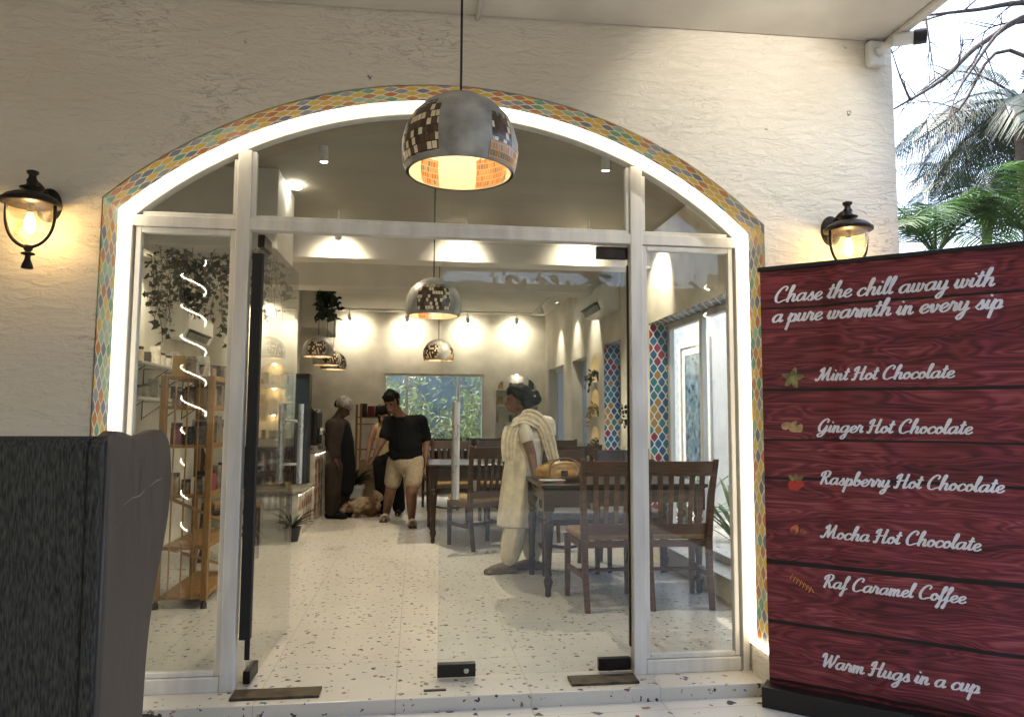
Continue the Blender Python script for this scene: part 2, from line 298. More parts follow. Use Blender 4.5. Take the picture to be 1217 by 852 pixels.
# ---------------------------------------------------------------- building blocks
def empty(name, loc, label, cat, group=None, rz=0):
    o = bpy.data.objects.new(name, None); COL.objects.link(o); o.location = loc; o.rotation_euler = (0, 0, rz); o.empty_display_size = .1
    return tag(o, label, cat, group)
def tag(o, label, cat, group=None, kind=None):
    if label: o['label'] = label
    if cat: o['category'] = cat
    if group: o['group'] = group
    if kind: o['kind'] = kind
    return o
def copy_tree(o, parent=None):
    c = o.copy(); COL.objects.link(c)
    if parent: c.parent = parent
    for ch in list(o.children): copy_tree(ch, c)
    return c
def wloc(o):
    v = Vector((0, 0, 0))
    while o: v += o.location; o = o.parent
    return v

class MB:
    """collects shapes and links them as ONE mesh object"""
    def __init__(s): s.v = []; s.f = []; s.uv = {}
    def add(s, vs, fs, uvs=None):
        k = len(s.v); s.v += [tuple(v) for v in vs]
        for i, f in enumerate(fs):
            if uvs: s.uv[len(s.f)] = uvs[i]
            s.f.append(tuple(k+j for j in f))
        return s
    def box(s, x0, y0, z0, x1, y1, z1, M4=None):
        vs = [Vector((x, y, z)) for z in (z0, z1) for y in (y0, y1) for x in (x0, x1)]
        if M4: vs = [M4 @ v for v in vs]
        return s.add(vs, [(0, 2, 3, 1), (4, 5, 7, 6), (0, 1, 5, 4), (2, 6, 7, 3), (0, 4, 6, 2), (1, 3, 7, 5)])
    def bar(s, a, b, w, d, w2=None, d2=None, up=(0, 0, 1)):
        """tapered rectangular bar from a to b; w across, d along 'up' side"""
        a, b = Vector(a), Vector(b); t = (b-a).normalized(); upv = Vector(up)
        if abs(t.dot(upv)) > .95: upv = Vector((0, 1, 0))
        x = t.cross(upv).normalized(); y = x.cross(t).normalized(); w2 = w2 or w; d2 = d2 or d
        vs = [p + x*sx*ww/2 + y*sy*dd/2 for p, ww, dd in ((a, w, d), (b, w2, d2)) for sx, sy in ((-1, -1), (1, -1), (1, 1), (-1, 1))]
        return s.add(vs, [(3, 2, 1, 0), (4, 5, 6, 7), (0, 1, 5, 4), (1, 2, 6, 5), (2, 3, 7, 6), (3, 0, 4, 7)])
    def tube(s, pts, r, n=10, closed=False):
        pts = [Vector(p) for p in pts]; rs = r if isinstance(r, (list, tuple)) else [r]*len(pts)
        rings = []; prev = None
        for i, p in enumerate(pts):
            if closed: t = (pts[(i+1) % len(pts)] - pts[i-1]).normalized()
            else: t = (pts[min(i+1, len(pts)-1)] - pts[max(i-1, 0)]).normalized()
            if prev is None:
                a = Vector((0, 0, 1)) if abs(t.z) < .9 else Vector((1, 0, 0)); x = t.cross(a).normalized()
            else: x = (prev - t*prev.dot(t)).normalized()
            prev = x; y = t.cross(x)
            rings.append([p + (x*math.cos(2*PI*j/n) + y*math.sin(2*PI*j/n))*rs[i] for j in range(n)])
        vs = [v for rg in rings for v in rg]; fs = []
        m = len(pts)
        for i in range(m if closed else m-1):
            for j in range(n): fs.append((i*n+j, i*n+(j+1) % n, ((i+1) % m)*n+(j+1) % n, ((i+1) % m)*n+j))
        if not closed: fs += [tuple(range(n-1, -1, -1)), tuple((m-1)*n+j for j in range(n))]
        return s.add(vs, fs)
    def lathe(s, prof, n=24, c=(0, 0, 0), M4=None, sx=1, sy=1, cap=True):
        """profile [(r, z)] turned about z"""
        c = Vector(c); vs = []; fs = []
        for r, z in prof:
            for j in range(n):
                v = Vector((r*sx*math.cos(2*PI*j/n), r*sy*math.sin(2*PI*j/n), z))
                vs.append((M4 @ v if M4 else v) + c)
        for i in range(len(prof)-1):
            for j in range(n): fs.append((i*n+j, i*n+(j+1) % n, (i+1)*n+(j+1) % n, (i+1)*n+j))
        if cap: fs += [tuple(range(n-1, -1, -1)), tuple((len(prof)-1)*n+j for j in range(n))]
        return s.add(vs, fs)
    def prism(s, poly, d0, d1, fn):
        """2D outline extruded from depth d0 to d1; fn(a, b, d) gives the point"""
        n = len(poly); vs = [fn(a, b, d0) for a, b in poly] + [fn(a, b, d1) for a, b in poly]
        return s.add(vs, [tuple(range(n)), tuple(range(2*n-1, n-1, -1))] + [(i, n+i, n+(i+1) % n, (i+1) % n) for i in range(n)])
    def ball(s, c, r, n=12, k=8):
        rx, ry, rz = r if isinstance(r, (list, tuple)) else (r, r, r)
        c = Vector(c); vs = [c+Vector((0, 0, -rz))]; fs = []
        for i in range(1, k):
            a = -PI/2 + PI*i/k
            for j in range(n): vs.append(c + Vector((rx*math.cos(a)*math.cos(2*PI*j/n), ry*math.cos(a)*math.sin(2*PI*j/n), rz*math.sin(a))))
        vs.append(c+Vector((0, 0, rz))); L = len(vs)-1
        for j in range(n):
            fs.append((0, 1+(j+1) % n, 1+j)); fs.append((L, L-n+j, L-n+(j+1) % n))
        for i in range(k-2):
            for j in range(n): fs.append((1+i*n+j, 1+i*n+(j+1) % n, 1+(i+1)*n+(j+1) % n, 1+(i+1)*n+j))
        return s.add(vs, fs)
    def capsule(s, a, b, ra, rb, n=12):
        a, b = Vector(a), Vector(b); t = (b-a); L = t.length
        if L < 1e-5: return s.ball(a, ra)
        q = t.to_track_quat('Z', 'Y').to_matrix().to_4x4()
        prof = [(ra*math.cos(x), -ra*math.sin(-x)) for x in [(-PI/2+PI/2*i/4)*1 for i in range(5)]]
        prof = [(max(.0005, ra*math.cos(-PI/2+PI/2*i/4)), ra*math.sin(-PI/2+PI/2*i/4)) for i in range(5)] + [(max(.0005, rb*math.cos(PI/2*i/4)), L + rb*math.sin(PI/2*i/4)) for i in range(5)]
        return s.lathe(prof, n, a, q)
    def build(s, name, mat, parent=None, world=False, smooth=False, bevel=0, seg=2, sub=0, solid=0, label=None, weld=False):
        me = bpy.data.meshes.new(name); off = wloc(parent) if (world and parent) else Vector((0, 0, 0))
        me.from_pydata([tuple(Vector(v)-off) for v in s.v], [], s.f)
        if s.uv:
            ul = me.uv_layers.new(name='UVMap')
            for p in me.polygons:
                q = s.uv.get(p.index)
                if q:
                    for li, c in zip(p.loop_indices, q): ul.data[li].uv = c
        bm = bmesh.new(); bm.from_mesh(me)
        if weld: bmesh.ops.remove_doubles(bm, verts=bm.verts, dist=1e-5)
        bmesh.ops.recalc_face_normals(bm, faces=bm.faces); bm.to_mesh(me); bm.free()
        me.materials.append(M[mat] if isinstance(mat, str) else mat)
        o = bpy.data.objects.new(name, me); COL.objects.link(o)
        if parent: o.parent = parent
        if smooth:
            for p in me.polygons: p.use_smooth = True
        if solid:
            md = o.modifiers.new('solid', 'SOLIDIFY'); md.thickness = solid; md.offset = 0
        if bevel:
            md = o.modifiers.new('bevel', 'BEVEL'); md.width = bevel; md.segments = seg; md.limit_method = 'ANGLE'; md.angle_limit = .6
        if sub:
            md = o.modifiers.new('sub', 'SUBSURF'); md.levels = sub; md.render_levels = sub
        if label: o['label'] = label
        return o
def box(name, mat, parent, x0, y0, z0, x1, y1, z1, bevel=.003, world=True, label=None):
    return MB().box(x0, y0, z0, x1, y1, z1).build(name, mat, parent, world, bevel=bevel, label=label)
def struct(o, label=None):
    o['kind'] = 'structure'
    return o
def fuse(name, mb, mat, parent, voxel, smooth=4, disp=0):
    """union of the shapes grown into one continuous skin"""
    o = mb.build(name, mat, parent, True)
    r = o.modifiers.new('r', 'REMESH'); r.mode = 'VOXEL'; r.voxel_size = voxel; r.use_smooth_shade = True
    sm = o.modifiers.new('s', 'SMOOTH'); sm.iterations = smooth; sm.factor = .5
    if disp:
        tx = bpy.data.textures.new('fur', 'CLOUDS'); tx.noise_scale = .035
        d = o.modifiers.new('d', 'DISPLACE'); d.texture = tx; d.strength = disp; d.mid_level = .5
    bpy.context.view_layer.update()
    me = bpy.data.meshes.new_from_object(o.evaluated_get(bpy.context.evaluated_depsgraph_get()))
    o.modifiers.clear(); o.data = me
    for p in me.polygons: p.use_smooth = True
    return o
def cat_rom(pts, k=6):
    out = []; P = [Vector(p) for p in pts]
    for i in range(len(P)-1):
        p0, p1, p2, p3 = P[max(i-1, 0)], P[i], P[i+1], P[min(i+2, len(P)-1)]
        for j in range(k):
            t = j/k; out.append(.5*((2*p1) + (p2-p0)*t + (2*p0-5*p1+4*p2-p3)*t*t + (3*p1-p0-3*p2+p3)*t**3))
    return out + [P[-1]]
#@@STRUCT
# ================================================================ STRUCTURE
def rect_holes(a0, a1, b0, b1, holes):
    """rectangle minus rectangular holes as a list of cells"""
    A = sorted({a0, a1, *[h[0] for h in holes], *[h[1] for h in holes]}); B = sorted({b0, b1, *[h[2] for h in holes], *[h[3] for h in holes]})
    out = []
    for i in range(len(A)-1):
        for j in range(len(B)-1):
            ca, cb = (A[i]+A[i+1])/2, (B[j]+B[j+1])/2
            if not any(h[0] < ca < h[1] and h[2] < cb < h[3] for h in holes): out.append((A[i], A[i+1], B[j], B[j+1]))
    return out
def wall_slab(a0, a1, b0, b1, holes, d0, d1, fn):
    """wall with openings: two skins, the outer rim and the reveals"""
    mb = MB()
    for (x0, x1, y0, y1) in rect_holes(a0, a1, b0, b1, holes):
        for d in (d0, d1): mb.add([fn(x0, y0, d), fn(x1, y0, d), fn(x1, y1, d), fn(x0, y1, d)], [(0, 1, 2, 3)])
    for (x0, x1, y0, y1) in [(a0, a1, b0, b1)] + list(holes):
        q = [(x0, y0), (x1, y0), (x1, y1), (x0, y1)]
        for i in range(4):
            (p, r), (s_, u_) = q[i], q[(i+1) % 4]
            mb.add([fn(p, r, d0), fn(s_, u_, d0), fn(s_, u_, d1), fn(p, r, d1)], [(0, 1, 2, 3)])
    return mb
AX, AZ, AR, AH = 0.1525, 0.564, 2.171, 1.4825          # the arch: centre, radius, half width
def arch(off, n=40, z0=0.0):
    """outline of the opening grown by off, from the left foot over the crown to the right foot"""
    R = AR+off; h = AH+off; a = math.asin(h/R)
    return [(AX-h, z0)] + [(AX+R*math.sin(-a+2*a*i/n), AZ+R*math.cos(-a+2*a*i/n)) for i in range(n+1)] + [(AX+h, z0)]
OFF = 0.02
YF, YB = -0.232, 0.06
struct(MB().box(-6, YF, -.06-.2, 7, 8.5, -.062).build('foundation', 'ground')) if False else None
g = struct(MB().add([(-200, -200, -.1), (200, -200, -.1), (200, 200, -.1), (-200, 200, -.1)], [(0, 1, 2, 3)]).build('ground', 'ground'))
struct(box('floor', 'floor_in', None, -2.55, -.17, -.2, 2.3, 8.5, 0, .004))
struct(box('porch_floor', 'floor_out', None, -5, -6.5, -.25, 2.9, -.17, -.06, .004))
struct(box('ceiling', 'ceil_in', None, -2.55, 2.85, 2.93, 2.36, 8.5, 3.05, 0)); SOF = True
bld = empty('cafe_building', (0, 0, 0), 'white plastered cafe building with an arched opening and a porch roof', 'building')
# facade with the arch cut out
mb = MB(); pts = arch(OFF); X0, X1, ZT = -5.0, 2.36, 3.32
def fy(x, z, d): return (x, d, z)
for d in (YF, YB):
    mb.add([(X0, d, -.1), (pts[0][0], d, -.1), (pts[1][0], d, pts[1][1]), (pts[1][0], d, ZT), (X0, d, ZT)], [(0, 1, 2, 3, 4)])
    mb.add([(X1, d, -.1), (pts[-1][0], d, -.1), (pts[-2][0], d, pts[-2][1]), (pts[-2][0], d, ZT), (X1, d, ZT)], [(0, 1, 2, 3, 4)])
    for i in range(1, len(pts)-2):
        (a, b), (c, e) = pts[i], pts[i+1]; mb.add([(a, d, b), (c, d, e), (c, d, ZT), (a, d, ZT)], [(0, 1, 2, 3)])
for i in range(len(pts)-1):
    (a, b), (c, e) = pts[i], pts[i+1]; mb.add([(a, YF, b), (c, YF, e), (c, YB, e), (a, YB, b)], [(0, 1, 2, 3)])
for a, b in (((X0, -.1), (X0, ZT)), ((X0, ZT), (X1, ZT)), ((X1, ZT), (X1, -.1))):
    mb.add([(a[0], YF, a[1]), (b[0], YF, b[1]), (b[0], YB, b[1]), (a[0], YB, a[1])], [(0, 1, 2, 3)])
mb.build('facade_wall', 'plaster', bld)
# tile lining of the reveal, with a rounded plain lip
mb = MB(); po = arch(OFF-.001, z0=.16); pi_ = arch(OFF-.007, z0=.16); L = 0
for i in range(len(po)-1):
    (a, b), (c, e) = pi_[i], pi_[i+1]; dl = math.hypot(c-a, e-b)
    n = max(1, int(dl/.08))
    for k in range(n):
        s0, s1 = k/n, (k+1)/n
        A = (a+(c-a)*s0, b+(e-b)*s0); B = (a+(c-a)*s1, b+(e-b)*s1)
        mb.add([(A[0], YF-.004, A[1]), (B[0], YF-.004, B[1]), (B[0], -.035, B[1]), (A[0], -.035, A[1])], [(0, 1, 2, 3)],
               [[(L+dl*s0, 0.0), (L+dl*s1, 0.0), (L+dl*s1, .201), (L+dl*s0, .201)]])
    L += dl
mb.build('tile_lining', 'arch_tile', bld)
box('plinth', 'plaster', bld, AX+AH-.005, YF-.012, -.06, AX+AH+.045, -.06, .152, .006)
box('plinth', 'plaster', bld, AX-AH-.045, YF-.012, -.06, AX-AH+.005, -.06, .152, .006)
# porch roof: a slab that rises a little to the right and ends with the wall
mb = MB(); mb.prism([(-5.2, 3.02), (2.335, 3.125), (2.335, 3.36), (-5.2, 3.36)], -5.6, YF-.002, lambda x, z, d: (x, d, z)); mb.build('porch_roof', 'ceil_out', bld, bevel=.012)
box('roof_drip_edge', 'ceil_out', bld, 2.30, -5.6, 3.10, 2.345, YF-.01, 3.123, .006)
# unseen left wall and front pier, added to keep daylight off the left facade
box('shade_wall', 'plaster', bld, -3.6, -5.59, -.1, -3.42, YF-.002, 3.03, 0); box('shade_wall', 'plaster', bld, -3.418, -5.58, -.1, -.9, -5.4, 3.05, 0)
# right side wall
def fx(y, z, d): return (d, y, z)
W1 = (.52, 2.93, .15, 2.10); W2 = (3.86, 4.55, .15, 2.06); W3 = (5.41, 6.28, .5, 2.01); W4 = (6.84, 8.02, .5, 2.01)
NI = [(4.80, 5.17, 1.66, 2.00), (4.80, 5.17, 1.25, 1.58), (4.80, 5.17, .84, 1.14)]
wall_slab(YB+.002, 8.5, -.1, 3.3, [W1, W2, W3, W4]+NI, 2.12, 2.36, fx).build('side_wall', 'wall_in', bld)
BW = (-.52, 1.105, .80, 1.94); BN = (1.30, 2.0, .84, 1.95)
wall_slab(-2.55, 2.119, -.1, 3.3, [BW, BN], 8.35, 8.5, fy).build('rear_wall', 'wall_in', bld)
box('side_wall', 'wall_in', bld, -2.55, YB+.002, -.1, -2.4, 8.348, 3.3, 0)
PN = [(-1.79, -1.44, 1.60, 1.84), (-1.79, -1.44, 1.30, 1.56), (-1.79, -1.44, .98, 1.26)]
wall_slab(-2.399, -1.36, 0, 2.929, PN, 5.05, 5.25, fy).build('partition_wall', 'wall_in', bld)
def niche_lining(a0, a1, b0, b1, d_front, d_back, fn, arched=True):
    """closes a recess at the back and rounds its head"""
    mb = MB(); q = [(a0, b0), (a1, b0), (a1, b1), (a0, b1)]
    mb.add([fn(x, y, d_back) for x, y in q], [(0, 1, 2, 3)])
    if arched:
        h = (a1-a0)/2; c = (a0+a1)/2; e = min(h, b1-b0)
        for sgn in (-1, 1):
            arc = [(c+sgn*h*math.cos(t*PI/2/8), b1-e+e*math.sin(t*PI/2/8)) for t in range(9)]
            mb.prism(arc+[(c+sgn*h, b1)], d_front, d_back, fn)
    mb.build('niche_lining', 'wall_in', bld)
for nn in NI: niche_lining(*nn, 2.122, 2.28, fx)
niche_lining(*BN, 8.352, 8.47, fy)
for i, nn in enumerate(PN): niche_lining(*nn, 5.052, 5.22, fy, i == 0)
# beams and dropped boxes
box('dim_ceiling', 'dim_ceiling', bld, -2.55, .062, 2.93, 2.36, 2.848, 3.05, 0)  # front stretch of the ceiling, its lack of light put into a darker colour
box('beam', 'ceil_in', bld, -2.398, 2.85, 2.60, 2.118, 3.07, 2.928, .006)
box('beam', 'ceil_in', bld, -2.398, 4.23, 2.60, 2.118, 4.55, 2.928, .006)
box('ceiling_box', 'ceil_in', bld, -1.87, 1.55, 2.37, -.96, 2.2, 2.928, .006)
box('ceiling_box', 'ceil_in', bld, -2.398, 5.26, 2.28, -1.07, 6.3, 2.928, .006)
# tiled window jambs and heads
def lining(y0, y1, z0, z1, x0, x1):
    mb = MB()
    mb.add([(x0, y1-.004, z0), (x1, y1-.004, z0), (x1, y1-.004, z1), (x0, y1-.004, z1)], [(0, 1, 2, 3)], [[(z0, 0), (z0, x1-x0), (z1, x1-x0), (z1, 0)]])
    mb.add([(x0, y0, z1-.004), (x1, y0, z1-.004), (x1, y1, z1-.004), (x0, y1, z1-.004)], [(0, 1, 2, 3)], [[(y0, 0), (y0, x1-x0), (y1, x1-x0), (y1, 0)]])
    mb.add([(x0, y0+.004, z0), (x1, y0+.004, z0), (x1, y0+.004, z1), (x0, y0+.004, z1)], [(0, 1, 2, 3)], [[(z0, 0), (z0, x1-x0), (z1, x1-x0), (z1, 0)]])
    mb.build('tile_lining', 'reveal_tile', bld)
lining(*W1, 2.121, 2.29); lining(*W2, 2.121, 2.31)
box('window_sill', 'floor_in', bld, 2.10, .54, .15, 2.29, 2.92, .158, .002)
def window(y0, y1, z0, z1, x, cuts, frost=False, w=.055):
    fr = MB()
    fr.box(x, y0, z0, x+.05, y1, z0+w); fr.box(x, y0, z1-w, x+.05, y1, z1)
    for c in [y0, y1-w]+[k-w/2 for k in cuts]: fr.box(x+.002, c, z0+w, x+.048, c+w, z1-w)
    f = fr.build('window', 'alu', bld, bevel=.004)
    MB().box(x+.02, y0+.02, z0+.02, x+.028, y1-.02, z1-.02).build('pane', 'frost' if frost else 'glass', f)
M['frost'] = None
def frost():
    m, t, b = NT('frosted_glass'); t.nodes.remove(b); o = t.nodes['Material Output']
    a = nd(t, 'ShaderNodeBsdfTranslucent'); a.inputs[0].default_value = (.5, .56, .62, 1); c = nd(t, 'ShaderNodeBsdfDiffuse'); c.inputs[0].default_value = (.28, .31, .34, 1)
    mx = nd(t, 'ShaderNodeMixShader'); mx.inputs[0].default_value = .5; t.links.new(a.outputs[0], mx.inputs[1]); t.links.new(c.outputs[0], mx.inputs[2]); t.links.new(mx.outputs[0], o.inputs[0]); return m
M['frost'] = frost()
window(W1[0]+.004, W1[1]-.006, .16, W1[3]-.006, 2.29, [1.35, 2.15]); window(W2[0]+.004, W2[1]-.006, .152, W2[3]-.006, 2.30, [])
window(*W3, 2.24, [], True); window(*W4, 2.24, [], True)
fr = MB(); x0, x1, z0, z1 = BW; w = .04
fr.box(x0, 8.36, z0, x1, 8.41, z0+w); fr.box(x0, 8.36, z1-w, x1, 8.41, z1)
for c in (x0, -.17, .66, x1-w): fr.box(c, 8.362, z0+w, c+w, 8.408, z1-w)
f = fr.build('window', 'alu', bld, bevel=.004); MB().box(x0+.01, 8.38, z0+.01, x1-.01, 8.388, z1-.01).build('pane', 'glass', f)
f['label'] = 'three light rear window looking on bamboo'

# ---------------------------------------------------------------- shop front: frame and fixed panes
XL, XR = -0.82, 1.09
FL, FR = AX-AH, AX+AH
sf = empty('shopfront', (AX, 0, 0), 'white aluminium shopfront frame with fanlights that fills the arch', 'shopfront')
o_, i_ = arch(.012), arch(-.022)
mb = MB()
for i in range(len(o_)-1):
    (a, b), (c, e), (a2, b2), (c2, e2) = o_[i], o_[i+1], i_[i], i_[i+1]
    vs = [(a, y, b) for y in (0, .06)] + [(c, y, e) for y in (0, .06)] + [(c2, y, e2) for y in (0, .06)] + [(a2, y, b2) for y in (0, .06)]
    mb.add(vs, [(0, 2, 4, 6), (1, 7, 5, 3), (0, 1, 3, 2), (6, 4, 5, 7)])
mb.build('arch_frame', 'alu', sf, True, bevel=.003)
def archz(x, off=0): return AZ + math.sqrt(max(0, (AR+off)**2-(x-AX)**2))
for x in (XL, XR): MB().box(x-.031, -.004, .0, x+.031, .064, archz(x, -.02)).build('mullion', 'alu', sf, True, bevel=.004)
mb = MB(); mb.box(FL+.02, -.001, 2.10, FR-.02, .061, 2.152); mb.build('transom', 'alu', sf, True, bevel=.004)
for a, b in ((FL+.034, XL-.032), (XR+.032, FR-.034)):
    mb = MB(); mb.box(a, -.002, 0, b, .058, .065); mb.build('bottom_rail', 'alu', sf, True, bevel=.004)
    mb = MB(); mb.box(a, .012, .067, a+.024, .05, 2.098); mb.box(b-.024, .012, .067, b, .05, 2.098); mb.box(a+.025, .012, 2.072, b-.025, .05, 2.098); mb.box(a+.025, .012, .067, b-.025, .05, .09)
    mb.build('sash', 'alu', sf, True, bevel=.003)
    MB().box(a+.012, .028, .078, b-.012, .034, 2.09).build('pane', 'glass', sf, True)
def fan(a, b):
    n = 20; top = [(a+(b-a)*i/n, archz(a+(b-a)*i/n, -.02)) for i in range(n+1)]
    top = [(x, max(z, 2.14)) for x, z in top]
    poly = [(a, 2.14)] + top + [(b, 2.14)]
    MB().prism(poly, .028, .034, lambda x, z, d: (x, d, z)).build('pane', 'glass', sf, True)
    # slim glazing bead along the foot and sides of the fanlight
    mb = MB(); mb.box(a, .012, 2.153, b, .05, 2.172)
    for x in (a, b-.018):
        zt = archz(x+.009, -.04)
        if zt > 2.2: mb.box(x, .012, 2.173, x+.018, .05, zt)
    mb.build('glazing_bead', 'alu', sf, True, bevel=.002)
fan(FL+.06, XL-.032); fan(XL+.032, XR-.032); fan(XR+.032, FR-.06)

# LED strip along the inner edge of the reveal
a_, b_ = arch(.0138, 60, .158), arch(.0112, 60, .158); mb = MB()
for i in range(len(a_)-1):
    (a, b), (c, e), (a2, b2), (c2, e2) = a_[i], a_[i+1], b_[i], b_[i+1]
    vs = [(a, y, b) for y in (-.072, -.004)] + [(c, y, e) for y in (-.072, -.004)] + [(c2, y, e2) for y in (-.072, -.004)] + [(a2, y, b2) for y in (-.072, -.004)]
    mb.add(vs, [(0, 2, 4, 6), (1, 7, 5, 3), (0, 1, 3, 2), (6, 4, 5, 7)])
mb.box(AX+AH-.02, YF-.02, .154, AX+AH+.02, -.06, .168); mb.box(AX-AH-.02, YF-.02, .154, AX-AH+.02, -.06, .168)
tag(mb.build('led_strip', 'led'), 'glowing warm white LED strip lining the arch between tiles and glass', 'led strip')

# ---------------------------------------------------------------- glass doors
def door(label, loc, rz, glassmat, side):
    """frameless leaf, hinge at local x=0 and the free edge at local x=.94; side=-1 turns it over"""
    r = empty('glass_door', loc, label, 'door', 'glass door leaves', rz); s = side
    def bx(name, mat, x0, y0, z0, x1, y1, z1, bev=.003, parent=None):
        return MB().box(min(s*x0, s*x1), y0, z0, max(s*x0, s*x1), y1, z1).build(name, mat, parent or r, bevel=bev)
    bx('pane', glassmat, .004, -.006, .012, .935, .006, 2.088, 0)
    bx('edge_seal', 'rubber', -.004, -.012, .12, .003, .012, 2.0)
    bx('patch_fitting', 'lantern', .0, -.016, .012, .16, .016, .07); bx('patch_fitting', 'lantern', .0, -.016, 2.03, .16, .016, 2.09)
    h = MB()
    for y in (-.055, .055):
        h.tube([(s*.86, y, .84), (s*.86, y, 1.30)], .0165, 14)
    for z in (.95, 1.20): h.tube([(s*.86, -.055, z), (s*.86, .055, z)], .008, 10)
    h.build('handle', 'steel', r, smooth=False, bevel=.002)
    return r, bx
dl, bx = door('open left glass door leaf swung into the cafe on its floor spring', (XL+.075, .05, 0), math.radians(88.5), 'glass_l', 1)
dr, bx = door('closed right glass door leaf with black lock box at its lower corner', (XR-.036, .05, 0), 0, 'glass_r', -1)
lk = bx('lock_box', 'black', .755, -.02, .012, .935, .02, .072)
MB().lathe([(.012, 0), (.012, .006), (.008, .007)], 16, (-.80, -.02, .042), Matrix.Rotation(PI/2, 4, 'X')).build('lock_cylinder', 'steel', lk)
# dark strip at the hinge edge, standing in for a dark reflection
bx2 = MB().box(-.045, -.02, .22, -.006, .028, 1.99).build('dark_reflection_strip', 'rubber', dl, bevel=.003)
def floor_spring(x0, x1, label):
    o = MB().box(x0, -.115, .0, x1, -.005, .012).build('floor_spring', 'brass', None, bevel=.002)
    tag(o, label, 'floor spring', 'floor springs under the doors')
floor_spring(XL+.04, XL+.42, 'worn brass floor spring plate beneath the open left glass door')
floor_spring(XR-.36, XR-.04, 'dark floor spring plate beneath the closed right glass door')
tag(MB().box(.055, -.10, .0, .155, -.085, .006).build('floor_bolt', 'brass'), 'small brass bolt plate on the threshold between the doors', 'floor bolt')
# ================================================================ LAMPS
RIMS = [(.150, 0), (.158, .025), (.163, .06), (.160, .09), (.151, .125), (.134, .158), (.106, .188), (.068, .212), (.028, .225), (.010, .228)]
def prof_r(z):
    for (r0, z0), (r1, z1) in zip(RIMS, RIMS[1:]):
        if z0 <= z <= z1: return r0+(r1-r0)*(z-z0)/(z1-z0)
    return RIMS[-1][0]
def patch(mb, p0, p1, z0, z1, off, ragged=0):
    n, k = 10, 8
    for i in range(n):
        for j in range(k):
            if ragged and (j == k-1) and (i % 3 == 0): continue
            q = []; uv = []
            for di, dj in ((0, 0), (1, 0), (1, 1), (0, 1)):
                p = math.radians(p0+(p1-p0)*(i+di)/n); z = z0+(z1-z0)*(j+dj)/k; r = prof_r(z)+off
                q.append((r*math.cos(p), r*math.sin(p), z)); uv.append(((p+7)*.16*4.2, (z+1)*4.2))
            mb.add(q, [(0, 1, 2, 3)], [uv])
def pendant(loc, cable, label, rz=0):
    r = empty('pendant_lamp', loc, label, 'pendant lamp', 'domed pendant lamps with mosaic patches', rz)
    inner = [(a-.007, z-.004 if i else 0) for i, (a, z) in enumerate(RIMS)]
    MB().lathe(RIMS+inner[::-1], 40, cap=False).build('lamp_shade', 'concrete', r, smooth=True)
    MB().lathe([(a-.0085, z-.006 if i else .001) for i, (a, z) in enumerate(RIMS[:-1])], 40, cap=False).build('shade_lining', 'shade_in', r, smooth=True)
    m1 = MB(); patch(m1, 176, 246, .015, .165, .0012, 1); m1.build('mosaic_patch', 'mosaic_dark', r, smooth=True, weld=True)
    m1 = MB(); patch(m1, 298, 325, .035, .135, .0012, 1); m1.build('mosaic_patch', 'mosaic_dark', r, smooth=True, weld=True)
    m1 = MB(); patch(m1, 25, 68, .004, .11, -.0100); m1.build('mosaic_patch', 'mosaic_orange', r, smooth=True, weld=True)
    m1 = MB(); patch(m1, 112, 135, .004, .085, -.0100); m1.build('mosaic_patch', 'mosaic_orange', r, smooth=True, weld=True)
    m1 = MB(); patch(m1, 296, 345, .004, .05, .0014); m1.build('mosaic_patch', 'mosaic_orange', r, smooth=True, weld=True)
    MB().ball((0, 0, .125), .026, 14, 10).build('bulb', 'bulb_in', r, smooth=True)
    MB().lathe([(.018, .15), (.018, .215)], 14).build('bulb_holder', 'black', r)
    MB().tube([(0, 0, .222), (0, 0, cable)], .0035, 8).build('cable', 'black', r)
    return r
def porch_z(x): return 3.02+(x+5.2)*.105/7.535
pend0 = pendant((.112, -1.5, 1.90), porch_z(.11)-1.90, 'large grey domed pendant lamp hanging outside in front of the glass arch')
def pend_copy(loc, label, rz, cable):
    c = copy_tree(pend0); c.location = loc; c.rotation_euler = (0, 0, rz); c['label'] = label
    for ch in c.children:
        if ch.name.startswith('cable'): ch.data = ch.data.copy(); [setattr(v.co, 'z', cable) for v in ch.data.vertices if v.co.z > .3]
    return c
pend_copy((.093, .75, 1.815), 'grey domed pendant lamp just inside the doors, its mosaic patch facing out', math.radians(58), 1.11)
pend_copy((.226, 4.1, 1.82), 'smallest looking domed pendant lamp straight ahead in front of the rear window', math.radians(20), 1.10)
for i, (px, py, Y, lb) in enumerate(((378, 424, 4.45, 'domed pendant lamp over the counter nearest the open door'), (388, 434, 5.1, 'middle one of three domed pendant lamps over the counter'), (396, 439, 5.75, 'domed pendant lamp over the counter farthest from the doors'))):
    p = at(px, py, Y); pend_copy((p.x, p.y, p.z), lb, math.radians(60+25*i), (2.93 if Y < 5.2 else 2.28 if p.x < -1.07 else 2.93)-p.z)

